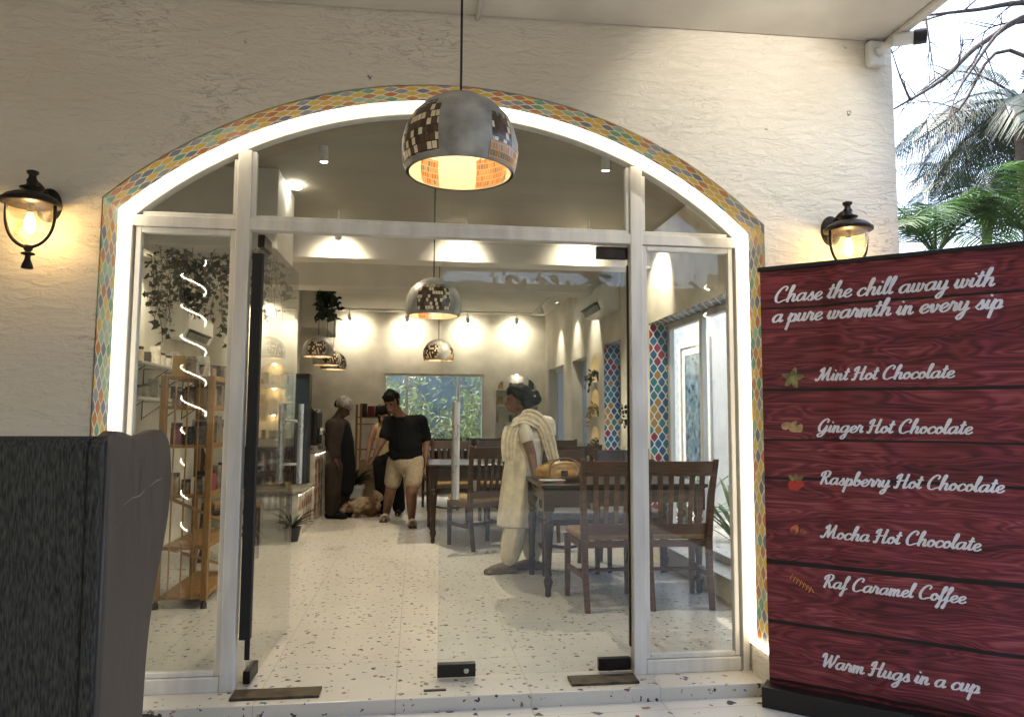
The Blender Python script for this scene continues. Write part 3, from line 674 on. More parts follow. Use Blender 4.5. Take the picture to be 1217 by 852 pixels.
def spot(loc, target, power, cone, label, blend=.6, r=.028, group='ceiling track spotlights', mount=None, col=(1, .87, .64)):
    loc = Vector(loc); t = (Vector(target)-loc).normalized(); q = t.to_track_quat('-Z', 'Y').to_matrix().to_4x4()
    e = empty('track_spotlight', loc, label, 'spotlight', group)
    MB().lathe([(r*.9, .10), (r, .085), (r, 0.0), (r*.86, -.001), (r*.84, .006), (0.001, .006)], 18, M4=q).build('lamp_head', 'white', e, smooth=False)
    MB().lathe([(r*.8, .004), (r*.8, .005)], 18, M4=q).build('lens', 'spot_face', e)
    top = mount if mount is not None else 2.93
    MB().tube([-t*.08, (-t*.08).xy.to_3d()+Vector((0, 0, max(.05, top-loc.z)))], .008, 8).build('stem', 'white', e)
    d = bpy.data.lights.new('spot_lamp', 'SPOT'); d.energy = power*SPOT; d.spot_size = math.radians(cone); d.spot_blend = blend; d.shadow_soft_size = r*.8; d.color = col
    o = bpy.data.objects.new('spot_lamp', d); COL.objects.link(o); o.parent = e; o.location = t*.02; o.rotation_euler = t.to_track_quat('-Z', 'Y').to_euler()
    return e
for px, lb in ((402, 'white spotlight lighting the first ceiling beam left of the big lamp'), (553, 'white spotlight lighting the middle of the first ceiling beam'), (697, 'white spotlight lighting the first ceiling beam left of the air conditioner')):
    p = at(px, 283, 2.58); spot(p, (p.x-.02, 2.86, p.z-.16), 15, 112, lb, 1.0)
for px, lb in ((416, 'spotlight on the rear wall above the staff member'), (484, 'spotlight on the rear wall above the left end of the window'), (556, 'spotlight on the rear wall above the right end of the window'), (614, 'spotlight on the rear wall above the lit shelf niche')):
    p = at(px, 380, 8.0); spot((p.x, 8.0, 2.76), (p.x+.03, 8.36, 2.55), 20, 130, lb, 1.0)
for Y, lb in ((4.9, 'spotlight washing the side wall above the plant niches'), (5.9, 'spotlight washing the side wall above the two pale windows'), (7.0, 'spotlight washing the side wall near the rear corner')):
    spot((1.84, Y, 2.76), (2.13, Y+.05, 1.9), 30, 74, lb, 1.0)
spot((1.80, 2.45, 2.78), (2.13, 2.6, 2.4), 30, 80, 'spotlight seen through the right fanlight on the side wall')
spot((-2.12, 2.75, 2.62), (-2.41, 2.95, 2.15), 34, 80, 'spotlight on the left wall above the jar shelves')
spot((-1.75, 4.62, 2.62), (-1.72, 5.06, 2.2), 34, 76, 'spotlight seen through the open door on the partition wall')
spot((-.5, 5.0, 2.74), (-.55, 4.7, 0), 40, 100, 'added fill spotlight pointing down at the aisle beside the counter')  # this and the next three down spots are unseen, added as room fill
spot((.9, 3.6, 2.80), (.8, 3.2, 0), 120, 118, 'added fill spotlight pointing down over the dining tables')
spot((-.6, 1.1, 2.83), (-.45, 1.3, 0), 50, 116, 'added fill spotlight pointing down behind the open door')
spot((1.2, 1.0, 2.83), (1.2, 1.4, 0), 45, 116, 'added fill spotlight pointing down over the front table')
tr = MB(); tr.box(-1.5, 7.985, 2.905, 2.0, 8.015, 2.928); tag(tr.build('spotlight_track', 'white'), 'white spotlight track across the ceiling before the rear wall', 'light track', 'light tracks')
tr = MB(); tr.box(1.825, 4.56, 2.895, 1.855, 7.9, 2.918); tag(tr.build('spotlight_track', 'white'), 'white spotlight track along the ceiling beside the side wall', 'light track', 'light tracks')
p = at(353, 157, 1.9)
tag(MB().lathe([(.045, 2.905), (.045, 2.929)], 20, (at(353, 157, 1.9).x, 1.9, 0)).build('downlight', 'spot_face'), 'small round downlight seen through the middle fanlight', 'downlight')
# porch spot that throws the warm pool on the right of the facade
ps = spot((1.75, -1.25, 2.99), (1.62, YF, 2.62), 22, 80, 'porch spotlight throwing a warm pool on the plaster right of the arch', .5, group='porch spotlights', mount=3.11, col=(1, .93, .82))

def lantern(px, py, label):
    b0 = at(px, py, -.345)
    r = empty('wall_lantern', (b0.x, YF, b0.z), label, 'wall lantern', 'lit wall lanterns beside the arch'); cy = -.18
    RX = Matrix.Rotation(PI/2, 4, 'X')
    MB().lathe([(.062, .0), (.062, .012), (.05, .022), (.042, .024), (.03, .036), (.001, .038)], 24, (0, 0, .045), RX @ Matrix.Scale(1.45, 4, (0, 1, 0))).build('backplate', 'lantern', r, smooth=False, bevel=.002)
    MB().tube(cat_rom([(0, -.03, .06), (0, -.08, .10), (0, -.13, .115), (0, cy, .10)], 5), [.02]*5+[.016]*11, 12).build('arm', 'lantern', r, smooth=True)
    MB().lathe([(.112, -.004), (.132, 0), (.134, .014), (.124, .020), (.112, .034), (.085, .048), (.05, .056), (.028, .066), (.052, .076), (.054, .082), (.03, .092), (.022, .106), (.026, .118), (.018, .132), (.016, .146), (.026, .156), (.027, .166), (.012, .172), (.001, .173)], 28, (0, cy, 0)).build('cap', 'lantern', r, smooth=True)
    MB().lathe([(.101, -.002), (.101, -.04), (.096, -.085), (.083, -.13), (.06, -.168), (.03, -.188), (.002, -.192)], 28, (0, cy, 0), cap=False).build('glass_shade', 'glass_b', r, smooth=True)
    U = [(.112, -.002), (.113, -.05), (.108, -.10), (.092, -.148), (.064, -.186), (.03, -.208), (.0, -.214)]
    mb = MB()
    for ax in (0,):
        ln = [(x, z) for x, z in U]+[(-x, z) for x, z in U[-2::-1]]
        mb.tube([(x*(1-ax), cy+x*ax, z) for x, z in cat_rom([(x, z, 0) for x, z in ln], 3) for x, z in [(x, z)]] if False else [((v.x)*(1-ax), cy+v.x*ax, v.y) for v in cat_rom([(x, z, 0) for x, z in ln], 3)], .0085, 8)
    mb.build('cage', 'lantern', r, smooth=True)
    MB().lathe([(.018, -.205), (.02, -.225), (.012, -.238), (.030, -.244), (.030, -.250), (.012, -.256), (.013, -.275), (.022, -.298), (.027, -.318), (.018, -.322), (.001, -.322)], 18, (0, cy, 0)).build('finial', 'lantern', r, smooth=True)
    MB().lathe([(.012, -.145), (.02, -.125), (.024, -.10), (.020, -.075), (.012, -.055), (.004, -.045)], 16, (0, cy, 0)).build('bulb', 'bulb', r, smooth=True)
    MB().lathe([(.014, -.044), (.014, .0)], 14, (0, cy, 0)).build('bulb_holder', 'cream', r)
    r.scale = (.82, .82, .82)
    return r
lantern(42, 246, 'lit bronze wall lantern with visible bottom finial, left of the arch')
lantern(1003, 277, 'lit bronze wall lantern right of the arch, half hidden by the red banner')

# ================================================================ PORCH THINGS
# security camera on its junction box
c0 = at(1037, 68, YF); r = empty('security_camera', (c0.x, YF, c0.z), 'white bullet security camera with black hood on a junction box under the roof', 'security camera')
MB().box(-.045, -.045, -.062, .045, .0, .062).build('junction_box', 'white', r, bevel=.008)
MB().tube([(.0, -.044, 0), (.015, -.075, .012), (.04, -.10, .02)], [.024, .016, .014], 14).build('bracket', 'white', r, smooth=True)
ax = Vector((.8, -.55, -.06)).normalized(); q = ax.to_track_quat('Z', 'Y').to_matrix().to_4x4()
MB().lathe([(.002, 0), (.028, .002), (.032, .01), (.032, .10), (.001, .101)], 20, (.035, -.11, .03), q).build('camera_body', 'white', r, smooth=False)
MB().lathe([(.034, .088), (.036, .09), (.036, .145), (.030, .146), (.028, .12), (.001, .119)], 20, (.035, -.11, .03), q).build('hood', 'black', r)
# conduit on the porch ceiling
x = at(571, 12, -.4).x; mb = MB(); mb.tube([(x, -.2, porch_z(x)-.011), (x+.002, -3, porch_z(x)-.011)], .011, 10); tag(mb.build('cable_conduit', 'white', smooth=True), 'thin white cable conduit running along the porch ceiling', 'conduit')

# high backed chair in the left foreground, seen from behind and from its side
r = empty('wing_chair', (-.69, -1.75, -.06), 'high backed dark grey fabric chair with brown side in the left foreground', 'chair')
def side(label, x0, x1):
    out = [(-1.775, -.02), (-1.778, 1.0), (-1.788, 1.178), (-1.62, 1.174), (-1.50, 1.188), (-1.435, 1.180), (-1.392, 1.150), (-1.370, 1.09), (-1.364, 1.03), (-1.378, .95), (-1.415, .86), (-1.462, .76), (-1.497, .6), (-1.505, .3), (-1.505, -.02)]
    out = [tuple(v.xy) for v in cat_rom([(a, b, 0) for a, b in out], 4)]
    return MB().prism(out, x0, x1, lambda a, b, d: (d, a, b)).build('side_wing', 'hide', r, True, bevel=.010, seg=4, label=label)
side('brown leatherette side', -.692, -.660); side(None, -1.47, -1.438)
mb = MB(); prof = [(-1.782, -.02), (-1.795, .6), (-1.812, 1.160), (-1.80, 1.178), (-1.73, 1.176), (-1.70, 1.165), (-1.68, .45), (-1.68, -.02)]
mb.prism(prof, -1.437, -.6935, lambda a, b, d: (d, a, b)); mb.build('backrest', 'fabric', r, True, bevel=.012, seg=3)
mb = MB(); mb.prism([(-1.79, -.02), (-1.80, .6), (-1.816, 1.15), (-1.806, 1.172), (-1.786, 1.172), (-1.779, .6), (-1.779, -.02)], -.6932, -.664, lambda a, b, d: (d, a, b)); mb.build('back_edge', 'fabric', r, True, bevel=.008, seg=3)
box('seat', 'fabric', r, -1.437, -1.678, .18, -.693, -1.25, .40, .03)
for x in (-1.43, -.70):
    for y in (-1.70, -1.56): MB().bar((x, y, .0), (x, y, -.06), .05, .05, .035, .035).build('leg', 'darkboard', r, True)
for P in ([(-1.70, 1.018), (-1.64, 1.030), (-1.60, 1.029), (-1.555, 1.043)], [(-1.535, 1.046), (-1.49, 1.056), (-1.44, 1.059)], [(-1.735, .972), (-1.70, .985)]):     # pale scuffs on the side
    MB().tube([(-.6602, y, z) for y, z in P], [.0004]+[.0009]*(len(P)-2)+[.0003], 5).build('scuff', 'stone', r, True)
for x_, m_ in ((-.6625, 'hide'),): MB().tube([(x_, -1.786, .0), (x_, -1.790, .6), (x_, -1.796, 1.168)], .0045, 8).build('seam_piping', m_, r, True, smooth=True)

# roll-up banner
BA, BD = Vector((1.62, -.25)), Vector((.7722, -.6354)); BNV = Vector((-.6354, -.7722)); BWD, BH = 1.035, 1.932
def bpt(u, z, off=0.0):
    sway = .0055*math.sin(u*16+z*.8)*min(1, z+.2) + .0025*math.sin(u*37+1.3)+ .004*math.sin(z*2.2+u*3)
    q = BA + BD*u + BNV*(off+sway); return (q.x, q.y, z)
bn = empty('roll_up_banner', (1.62, -.25, -.06), 'dark red roll-up banner listing hot chocolates in white script', 'banner')
mb = MB(); NU, NZ = 40, 40
for i in range(NU):
    for j in range(NZ):
        q = [(BWD*(i+a)/NU, .02+(BH-.02)*(j+b)/NZ) for a, b in ((0, 0), (1, 0), (1, 1), (0, 1))]
        mb.add([bpt(*c) for c in q], [(0, 1, 2, 3)], [q])
mb.build('banner_sheet', 'banner', bn, True, smooth=True, weld=True)
def bar2(name, u0, u1, z0, z1, d0, d1, mat='black'):
    vs = []
    for z in (z0, z1):
        for d in (d0, d1):
            for u in (u0, u1):
                q = BA+BD*u+BNV*d; vs.append((q.x, q.y, z))
    MB().add(vs, [(0, 2, 3, 1), (4, 5, 7, 6), (0, 1, 5, 4), (2, 6, 7, 3), (0, 4, 6, 2), (1, 3, 7, 5)]).build(name, mat, bn, True, bevel=.004)
bar2('top_rail', -.012, BWD+.012, BH-.008, BH+.012, -.014, .014); bar2('base', -.02, BWD+.02, -.06, .03, -.075, .075)
q = BA+BD*.52-BNV*.03; MB().tube([(q.x, q.y, -.02), (q.x, q.y, BH)], .009, 8).build('pole', 'steel', bn, True)
# --- brush script, drawn stroke by stroke (units: x-height = 1)
G = {
 'a': (1.32, [[(.95, .82), (.7, 1.0), (.3, .85), (.1, .42), (.28, .03), (.62, .12), (.9, .6), (1.0, .98)], [(1.0, 1.0), (.92, .4), (1.02, .04), (1.32, .22)]]),
 'b': (1.1, [[(0, .2), (.3, 1.0), (.52, 1.8), (.42, 2.1), (.26, 1.7), (.2, .8), (.25, .2), (.5, .0), (.8, .22), (.9, .62), (.72, .92), (.55, .72), (.8, .62), (1.1, .72)]]),
 'c': (.98, [[(.85, .75), (.68, .98), (.3, .82), (.1, .4), (.3, .03), (.65, .06), (.98, .28)]]),
 'e': (.98, [[(0, .25), (.5, .46), (.78, .78), (.58, 1.0), (.24, .78), (.14, .35), (.4, .0), (.75, .08), (.98, .28)]]),
 'f': (.72, [[(0, .22), (.35, 1.0), (.66, 1.75), (.56, 2.12), (.36, 1.75), (.28, .6), (.2, -.6), (.06, -1.0), (.0, -.75), (.3, -.1), (.72, .25)]]),
 'g': (1.3, [[(.95, .82), (.7, 1.0), (.3, .85), (.1, .42), (.28, .03), (.62, .12), (.9, .6), (1.0, .98)], [(1.0, 1.0), (.95, .1), (.82, -.7), (.5, -1.0), (.3, -.75), (.7, -.28), (1.3, .22)]]),
 'h': (1.22, [[(0, .22), (.35, 1.1), (.56, 1.85), (.46, 2.12), (.3, 1.75), (.2, .9), (.16, .0)], [(.18, .25), (.48, .85), (.76, .98), (.86, .7), (.8, .2), (.95, .0), (1.22, .22)]]),
 'i': (.6, [[(0, .22), (.22, .98)], [(.22, 1.0), (.16, .3), (.3, .02), (.6, .22)], [(.34, 1.5), (.37, 1.56)]]),
 'l': (.6, [[(0, .22), (.34, 1.1), (.52, 1.85), (.42, 2.12), (.26, 1.75), (.17, .6), (.3, .02), (.6, .22)]]),
 'm': (1.6, [[(0, .3), (.2, .98)], [(.2, 1.0), (.14, .0)], [(.16, .28), (.42, .88), (.6, .96), (.68, .7), (.62, .0)], [(.64, .28), (.92, .88), (1.1, .96), (1.18, .7), (1.14, .2), (1.3, .0), (1.6, .22)]]),
 'n': (1.15, [[(0, .3), (.2, .98)], [(.2, 1.0), (.14, .0)], [(.16, .28), (.44, .88), (.66, .96), (.74, .7), (.7, .2), (.86, .0), (1.15, .22)]]),
 'o': (1.0, [[(.6, .96), (.28, .86), (.1, .42), (.3, .03), (.64, .14), (.8, .58), (.6, .96), (.56, .78), (.78, .66), (1.0, .7)]]),
 'p': (1.1, [[(0, .3), (.24, 1.0)], [(.24, 1.05), (.16, 0), (.06, -1.0)], [(.18, .35), (.46, .88), (.76, .92), (.86, .52), (.66, .08), (.4, .0), (.28, .14)], [(.62, .02), (.86, .04), (1.1, .22)]]),
 'r': (.9, [[(0, .3), (.22, 1.12), (.34, .92), (.6, .9), (.56, .35), (.66, .02), (.9, .22)]]),
 's': (.86, [[(0, .22), (.32, .72), (.48, 1.06), (.54, .74), (.66, .34), (.46, .0), (.14, .1)], [(.46, .0), (.66, .04), (.86, .22)]]),
 't': (.68, [[(0, .22), (.26, .95), (.4, 1.7)], [(.4, 1.72), (.22, .4), (.36, .02), (.68, .22)], [(.02, 1.2), (.66, 1.28)]]),
 'u': (1.15, [[(0, .3), (.18, .98)], [(.18, 1.0), (.12, .3), (.3, .02), (.6, .25), (.8, .98)], [(.8, 1.0), (.74, .3), (.88, .02), (1.15, .22)]]),
 'v': (1.05, [[(0, .5), (.16, .92), (.3, .8), (.32, .2), (.46, .02), (.74, .4), (.84, .92), (.8, .72), (1.05, .72)]]),
 'w': (1.45, [[(0, .3), (.18, .98)], [(.18, 1.0), (.12, .3), (.3, .02), (.56, .25), (.72, .98)], [(.72, 1.0), (.66, .3), (.84, .02), (1.1, .3), (1.2, .94), (1.16, .74), (1.45, .74)]]),
 'y': (1.15, [[(0, .3), (.18, .98)], [(.18, 1.0), (.12, .3), (.32, .04), (.6, .28), (.82, .98)], [(.82, 1.0), (.76, .1), (.62, -.7), (.34, -1.0), (.14, -.75), (.5, -.28), (1.15, .22)]]),
 'C': (1.6, [[(1.2, 1.5), (1.32, 1.85), (1.0, 2.05), (.5, 1.65), (.2, .85), (.35, .15), (.75, -.02), (1.2, .2), (1.6, .3)]]),
 'M': (2.1, [[(-.15, .25), (-.05, .02), (.2, .15), (.5, 1.1), (.65, 1.95)], [(.65, 2.0), (.72, 1.0), (.8, .12)], [(.8, .1), (1.15, 1.0), (1.55, 1.95)], [(1.55, 2.0), (1.5, .8), (1.58, .05), (2.1, .25)], [(.65, 1.95), (.35, 1.75), (.25, 1.45)]]),
 'H': (1.75, [[(.05, 1.35), (.15, 1.8), (.5, 2.0)], [(.52, 2.0), (.42, 1.0), (.3, .1), (.08, -.05), (.0, .15)], [(1.4, 2.0), (1.25, 1.0), (1.2, .1), (1.4, .0), (1.75, .25)], [(.1, .9), (.7, 1.05), (1.5, 1.12)]]),
 'G': (1.65, [[(1.2, 1.5), (1.3, 1.85), (1.0, 2.05), (.5, 1.65), (.2, .85), (.4, .15), (.8, .15), (1.15, .7), (1.25, .95)], [(1.28, .98), (1.15, .0), (.8, -.6), (.4, -.72), (.3, -.4), (.8, -.1), (1.65, .25)]]),
 'R': (1.55, [[(.6, 1.8), (.48, 1.0), (.34, .0)], [(.12, 1.25), (.2, 1.75), (.8, 2.05), (1.2, 1.85), (1.15, 1.35), (.8, 1.05), (.5, 1.02)], [(.7, 1.04), (.95, .5), (1.15, .04), (1.55, .25)]]),
 'W': (2.0, [[(.0, 1.45), (.1, 1.9), (.35, 1.95), (.42, 1.3), (.5, .1)], [(.5, .08), (.9, 1.0), (1.15, 1.75)], [(1.15, 1.8), (1.12, .9), (1.25, .08)], [(1.25, .05), (1.65, .9), (1.85, 1.9), (2.0, 1.75)]]),
}
def write(text, u0, u1, z, heavy=1.0, name='lettering'):
    width = sum(.62 if ch == ' ' else G[ch][0] for ch in text); k = (u1-u0)/(width+.55)
    sl = .30; mb = MB(); x = 0.0; lay = 0
    XH = k*1.0
    for ch in text:
        if ch == ' ': x += .62; continue
        adv, strokes = G[ch]
        for st in strokes:
            lay += 1; off = .0016+.00012*(lay % 12)
            c = cat_rom([(a, b, 0) for a, b in st], 6); n = len(c); L = []
            for i in range(n):
                t = (c[min(i+1, n-1)]-c[max(i-1, 0)]); t = t.normalized() if t.length > 1e-6 else Vector((1, 0, 0))
                t2 = Vector((t.x+sl*t.y, t.y, 0)).normalized()
                w = (.085+.105*abs(t2.y)**1.6*(1 if t.y < 0 else .62)+.03*(n < 8))*heavy
                p = Vector((c[i].x+sl*c[i].y, c[i].y, 0)); nrm = Vector((-t2.y, t2.x, 0))
                L.append((p, nrm, w, t2))
            p0 = L[0][0]-L[0][3]*L[0][2]*.5; p1 = L[-1][0]+L[-1][3]*L[-1][2]*.5
            seq = [(p0, L[0][1], L[0][2]*.55)] + [(p, nr, w) for p, nr, w, _ in L] + [(p1, L[-1][1], L[-1][2]*.55)]
            vs = []
            for p, nr, w in seq:
                for sg in (-1, 1):
                    q = p+nr*w*sg; vs.append(bpt(u0+(x+q.x)*k, z+q.y*XH*1.0, off))
            mb.add(vs, [(2*i, 2*i+1, 2*i+3, 2*i+2) for i in range(len(seq)-1)])
        x += adv
    mb.build(name, 'ink', bn, True)
write('Chase the chill away with', .056, .945, 1.772, .9); write('a pure warmth in every sip', .048, .968, 1.678, .95)
write('Mint Hot Chocolate', .236, .786, 1.400); write('Ginger Hot Chocolate', .230, .840, 1.168); write('Raspberry Hot Chocolate', .232, .938, .936)
write('Mocha Hot Chocolate', .240, .850, .700); write('Raf Caramel Coffee', .234, .790, .484); write('Warm Hugs in a cup', .218, .824, .140)
# --- printed pictures beside the lines
def blot(mat, shapes, name='printed_picture'):
    mb = MB()
    for k, (u, z, a, b, rot) in enumerate(shapes):
        vs = [bpt(u, z, .0012+.0002*k)]
        for j in range(18):
            t = 2*PI*j/18; x, y = a*math.cos(t), b*math.sin(t)*(1-.35*math.cos(t)); c_, s_ = math.cos(rot), math.sin(rot)
            vs.append(bpt(u+x*c_-y*s_, z+x*s_+y*c_, .0012+.0002*k))
        mb.add(vs, [(0, 1+j, 1+(j+1) % 18) for j in range(18)])
    return mb.build(name, mat, bn, True)
blot('mint', [(.134+.024*math.cos(t), 1.415+.024*math.sin(t), .026, .014, t) for t in (1.3, 2.8, .15, -1.2, -2.3)])
blot('ginger', [(.105, 1.195, .026, .016, .3), (.135, 1.182, .026, .017, -.5), (.158, 1.185, .020, .016, 1.0), (.135, 1.203, .018, .011, .8)])
blot('red', [(.122, .925, .019, .021, 0), (.152, .932, .021, .021, 0), (.14, .918, .017, .018, 0)]); blot('mint', [(.118, .958, .017, .009, 2.4), (.156, .958, .019, .010, .6), (.138, .962, .014, .008, 1.5)])
blot('beanred', [(.128, .728, .024, .017, 1.0), (.168, .722, .020, .011, .1)])
mb = MB()
for k in range(7):
    u = .112+.013*k; z = .515-.008*k
    mb.tube([bpt(u+.01*j-.01, z+(.012 if j % 2 else -.012), .0018) for j in range(3)], .0022, 5)
mb.build('printed_picture', 'caramel', bn, True)
# ================================================================ FURNITURE
def make_chair(label, wood_='chairwood', seat='seat_tan'):
    r = empty('dining_chair', (0, 0, 0), label, 'chair', 'slat back dining chairs')
    for s in (-1, 1):     # raking rear post, leg and back in one piece
        p = [(.195, -.255, 0), (.198, -.205, .25), (.200, -.19, .45), (.212, -.215, .72), (.228, -.275, .965)]
        w = [.034, .038, .044, .040, .034]
        mb = MB(); rings = []
        for (x, y, z), ww in zip(p, w): rings.append([(s*x+a*ww/2, y+b*ww/2, z) for a, b in ((-1, -1), (1, -1), (1, 1), (-1, 1))])
        vs = [v for q in rings for v in q]; fs = [(0, 1, 2, 3), (16, 17, 18, 19)]
        for i in range(4):
            for j in range(4): fs.append((i*4+j, i*4+(j+1) % 4, (i+1)*4+(j+1) % 4, (i+1)*4+j))
        mb.add(vs, fs).build('back_post', wood_, r, bevel=.005)
        MB().bar((s*.215, .205, .0), (s*.215, .20, .43), .032, .032, .042, .042).build('leg', wood_, r, bevel=.005)
        mb = MB(); mb.bar((s*.200, -.19, .21), (s*.214, .19, .21), .022, .032); mb.build('stretcher', wood_, r, bevel=.003)
    mb = MB(); mb.tube(cat_rom([(-.205, 0.0, .215), (-.1, .06, .20), (0, .085, .195), (.1, .06, .20), (.205, 0.0, .215)], 4), .013, 8); mb.build('stretcher', wood_, r, smooth=True)
    mb = MB(); mb.box(-.215, -.165, .385, .215, -.15, .43); mb.box(-.2, .19, .385, .2, .205, .43); mb.box(-.222, -.15, .385, -.205, .19, .43); mb.box(.205, -.15, .385, .222, .19, .43); mb.build('seat_frame', wood_, r, bevel=.003)
    # curved top rail, five slats, lower rail
    mb = MB(); n = 10
    def rail(z0, z1, yb0, yb1, half, th):
        vs = []
        for i in range(n+1):
            x = -half+2*half*i/n; c = -.028*(1-(x/half)**2)
            for y, z in ((yb0+c-th/2, z0), (yb0+c+th/2, z0), (yb1+c+th/2, z1), (yb1+c-th/2, z1)): vs.append((x, y, z))
        fs = [(0, 1, 2, 3), tuple(4*n+j for j in (3, 2, 1, 0))]
        for i in range(n):
            for j in range(4): fs.append((4*i+j, 4*i+(j+1) % 4, 4*(i+1)+(j+1) % 4, 4*(i+1)+j))
        mb.add(vs, fs)
    rail(.855, .952, -.248, -.272, .212, .024); rail(.475, .545, -.190, -.194, .186, .022)
    for i in range(5):
        x = -.128+.064*i; x2 = x*1.1; c1, c2 = -.028*(1-(x/.19)**2), -.028*(1-(x2/.21)**2)
        mb.bar((x, -.194+c1, .54), (x2, -.246+c2, .86), .030, .013, .036, .013, up=(0, 1, 0))
    mb.build('backrest', wood_, r, bevel=.003)
    c = MB(); c.box(-.225, -.165, .432, .225, .235, .482); c.build('seat', seat, r, bevel=.022, seg=4)
    return r
ch0 = make_chair('worn brown slat back chair, left of two backed to the front glass', 'chairwood_w')
chg = make_chair('grey seated dark chair across the front table behind the handbag', 'chairwood', 'seat_grey')
chd = make_chair('tan seated chair turned slightly at the middle table, left of the woman')
def chair(src, x, y, rz, label, first=False):
    c = src if first else copy_tree(src)
    c.location = (x, y, 0); c.rotation_euler = (0, 0, rz); c['label'] = label; return c
chair(ch0, 1.285, 1.37, .03, ch0['label'], True)
chair(ch0, 1.735, 1.36, -.05, 'worn brown slat back chair, right of two backed to the front glass')
chair(chg, 1.22, 2.42, PI+.05, chg['label'], True)
chair(chg, 1.78, 2.46, PI-.05, 'dark slat back chair with grey seat across the front table beside the side wall')
chair(chd, .62, 3.60, .42, 'tan seated chair turned slightly at the middle table, left of the woman', True)
chair(chd, .40, 5.05, PI-.1, 'slat back chair across the middle table behind the man in black')
chair(chd, 1.0, 5.1, PI+.1, 'slat back chair across the middle table behind the tall door handle')
chair(chg, 1.10, 3.62, -.12, 'slat back chair at the middle table hidden behind the woman')
chair(chg, 1.62, 3.95, 0.0, 'slat back chair turned away at the wall table under the plant niches')
chair(chd, 1.80, 5.35, PI, 'slat back chair facing us at the wall table by the pale windows')
chair(chd, .35, 6.55, .1, 'slat back chair at the rear table under the back window, left one')
chair(chd, .95, 6.6, -.1, 'slat back chair at the rear table under the back window, right one')
chair(chd, -1.62, 3.30, -1.2, 'dark chair seen through the open glass door in front of the dark bookcase')

def make_table(x0, y0, x1, y1, label):
    r = empty('dining_table', ((x0+x1)/2, (y0+y1)/2, 0), label, 'table', 'dark wood dining tables')
    w, d = (x1-x0)/2, (y1-y0)/2
    def prof(p, z): return [(-w+p, -d+p, z), (w-p, -d+p, z), (w-p, d-p, z), (-w+p, d-p, z)]
    st = [(.02, .730), (.012, .738), (.0, .744), (.0, .762), (.006, .768)]
    vs = [v for p, z in st for v in prof(p, z)]; fs = [(3, 2, 1, 0), tuple(range(16, 20))]
    for i in range(4):
        for j in range(4): fs.append((i*4+j, i*4+(j+1) % 4, (i+1)*4+(j+1) % 4, (i+1)*4+j))
    MB().add(vs, fs).build('table_top', 'tablewood', r, bevel=.002)
    a = MB(); e = .055
    for s in (-1, 1):
        a.box(-w+e+.03, s*(d-e)-.01, .635, w-e-.03, s*(d-e)+.01, .729); a.box(s*(w-e)-.01, -d+e+.03, .635, s*(w-e)+.01, d-e-.03, .729)
    a.build('apron', 'tablewood', r, bevel=.002)
    pr = [(.016, 0), (.022, .015), (.020, .05), (.026, .07), (.034, .10), (.026, .125), (.021, .135), (.029, .15), (.024, .165), (.022, .19), (.027, .30), (.033, .40), (.037, .455), (.030, .485), (.024, .495), (.036, .515), (.024, .535), (.032, .555), (.038, .58)]
    for sx in (-1, 1):
        for sy in (-1, 1):
            c = (sx*(w-e), sy*(d-e), 0)
            lg = MB().lathe(pr, 18, c); lg.box(c[0]-.038, c[1]-.038, .58, c[0]+.038, c[1]+.038, .729); lg.build('leg', 'tablewood', r, smooth=False, bevel=.003)
    return r
make_table(.87, 1.50, 2.07, 2.32, 'dark wood table with turned legs in front, carrying the tan handbag')
make_table(.13, 3.74, 1.28, 4.72, 'dark wood table in the middle of the room beside the man in black')
make_table(1.42, 4.28, 2.08, 5.05, 'dark wood table against the side wall below the plant niches')
make_table(.2, 6.9, 1.2, 7.6, 'dark wood table below the rear window')

# tan handbag on the front table
b = empty('handbag', (1.06, 1.78, .768), 'slouchy tan leather handbag lying on the front table', 'handbag')
mb = MB(); mb.ball((0, 0, .05), (.19, .10, .06)); mb.ball((.02, .01, .085), (.17, .09, .06)); mb.ball((-.09, 0, .08), (.10, .085, .05)); mb.ball((.1, .02, .09), (.09, .07, .045))
body = fuse('body', MB(), 'bag', b, .012) if False else None
mm = MB(); mm.v = [(v[0]+1.06, v[1]+1.78, v[2]+.768) for v in mb.v]; mm.f = mb.f
fuse('body', mm, 'bag', b, .009, 3)
mb = MB(); mb.tube(cat_rom([(-.10, -.10, .05), (-.09, -.09, .13), (-.02, -.06, .165), (.07, -.06, .16), (.12, -.10, .10), (.10, -.11, .04)], 5), .007, 8); mb.build('handle', 'bagstrap', b, smooth=True)
mb = MB(); mb.tube(cat_rom([(-.16, -.02, .11), (-.05, -.02, .158), (.08, -.01, .158), (.19, 0, .10)], 5), .005, 6); mb.build('zip', 'bagstrap', b, smooth=True)
MB().box(-.02, -.118, .045, .03, -.100, .085).build('buckle', 'brass', b, bevel=.003)
# magazines on the table corner
r = empty('magazine_pile', (.98, 1.66, .768), 'small pile of magazines on the corner of the front table by the woman', 'magazines')
for k, m_ in enumerate(('paper', 'redpack', 'white')):
    MB().box(-.09, -.06, .008*k, .07, .05, .008*k+.007, Matrix.Rotation(.2*k-.1, 4, 'Z')).build('magazine', m_, r, bevel=.001)
def bottle(x, y, z, label, h=.24):
    o = MB().lathe([(.034, 0), (.037, .01), (.037, h*.55), (.02, h*.75), (.014, h*.85), (.014, h*.97), (.017, h*.975), (.017, h), (.001, h)], 18, (x, y, z)).build('water_bottle', 'glass_c', None, smooth=True)
    tag(o, label, 'bottle', 'clear glass bottles on the tables')
bottle(1.60, 2.0, .768, 'clear glass bottle on the front table before the tiled jamb'); bottle(1.53, 4.6, .768, 'clear glass bottle on the wall table left of the plant niches'); bottle(.75, 4.2, .768, 'clear glass bottle on the middle table')
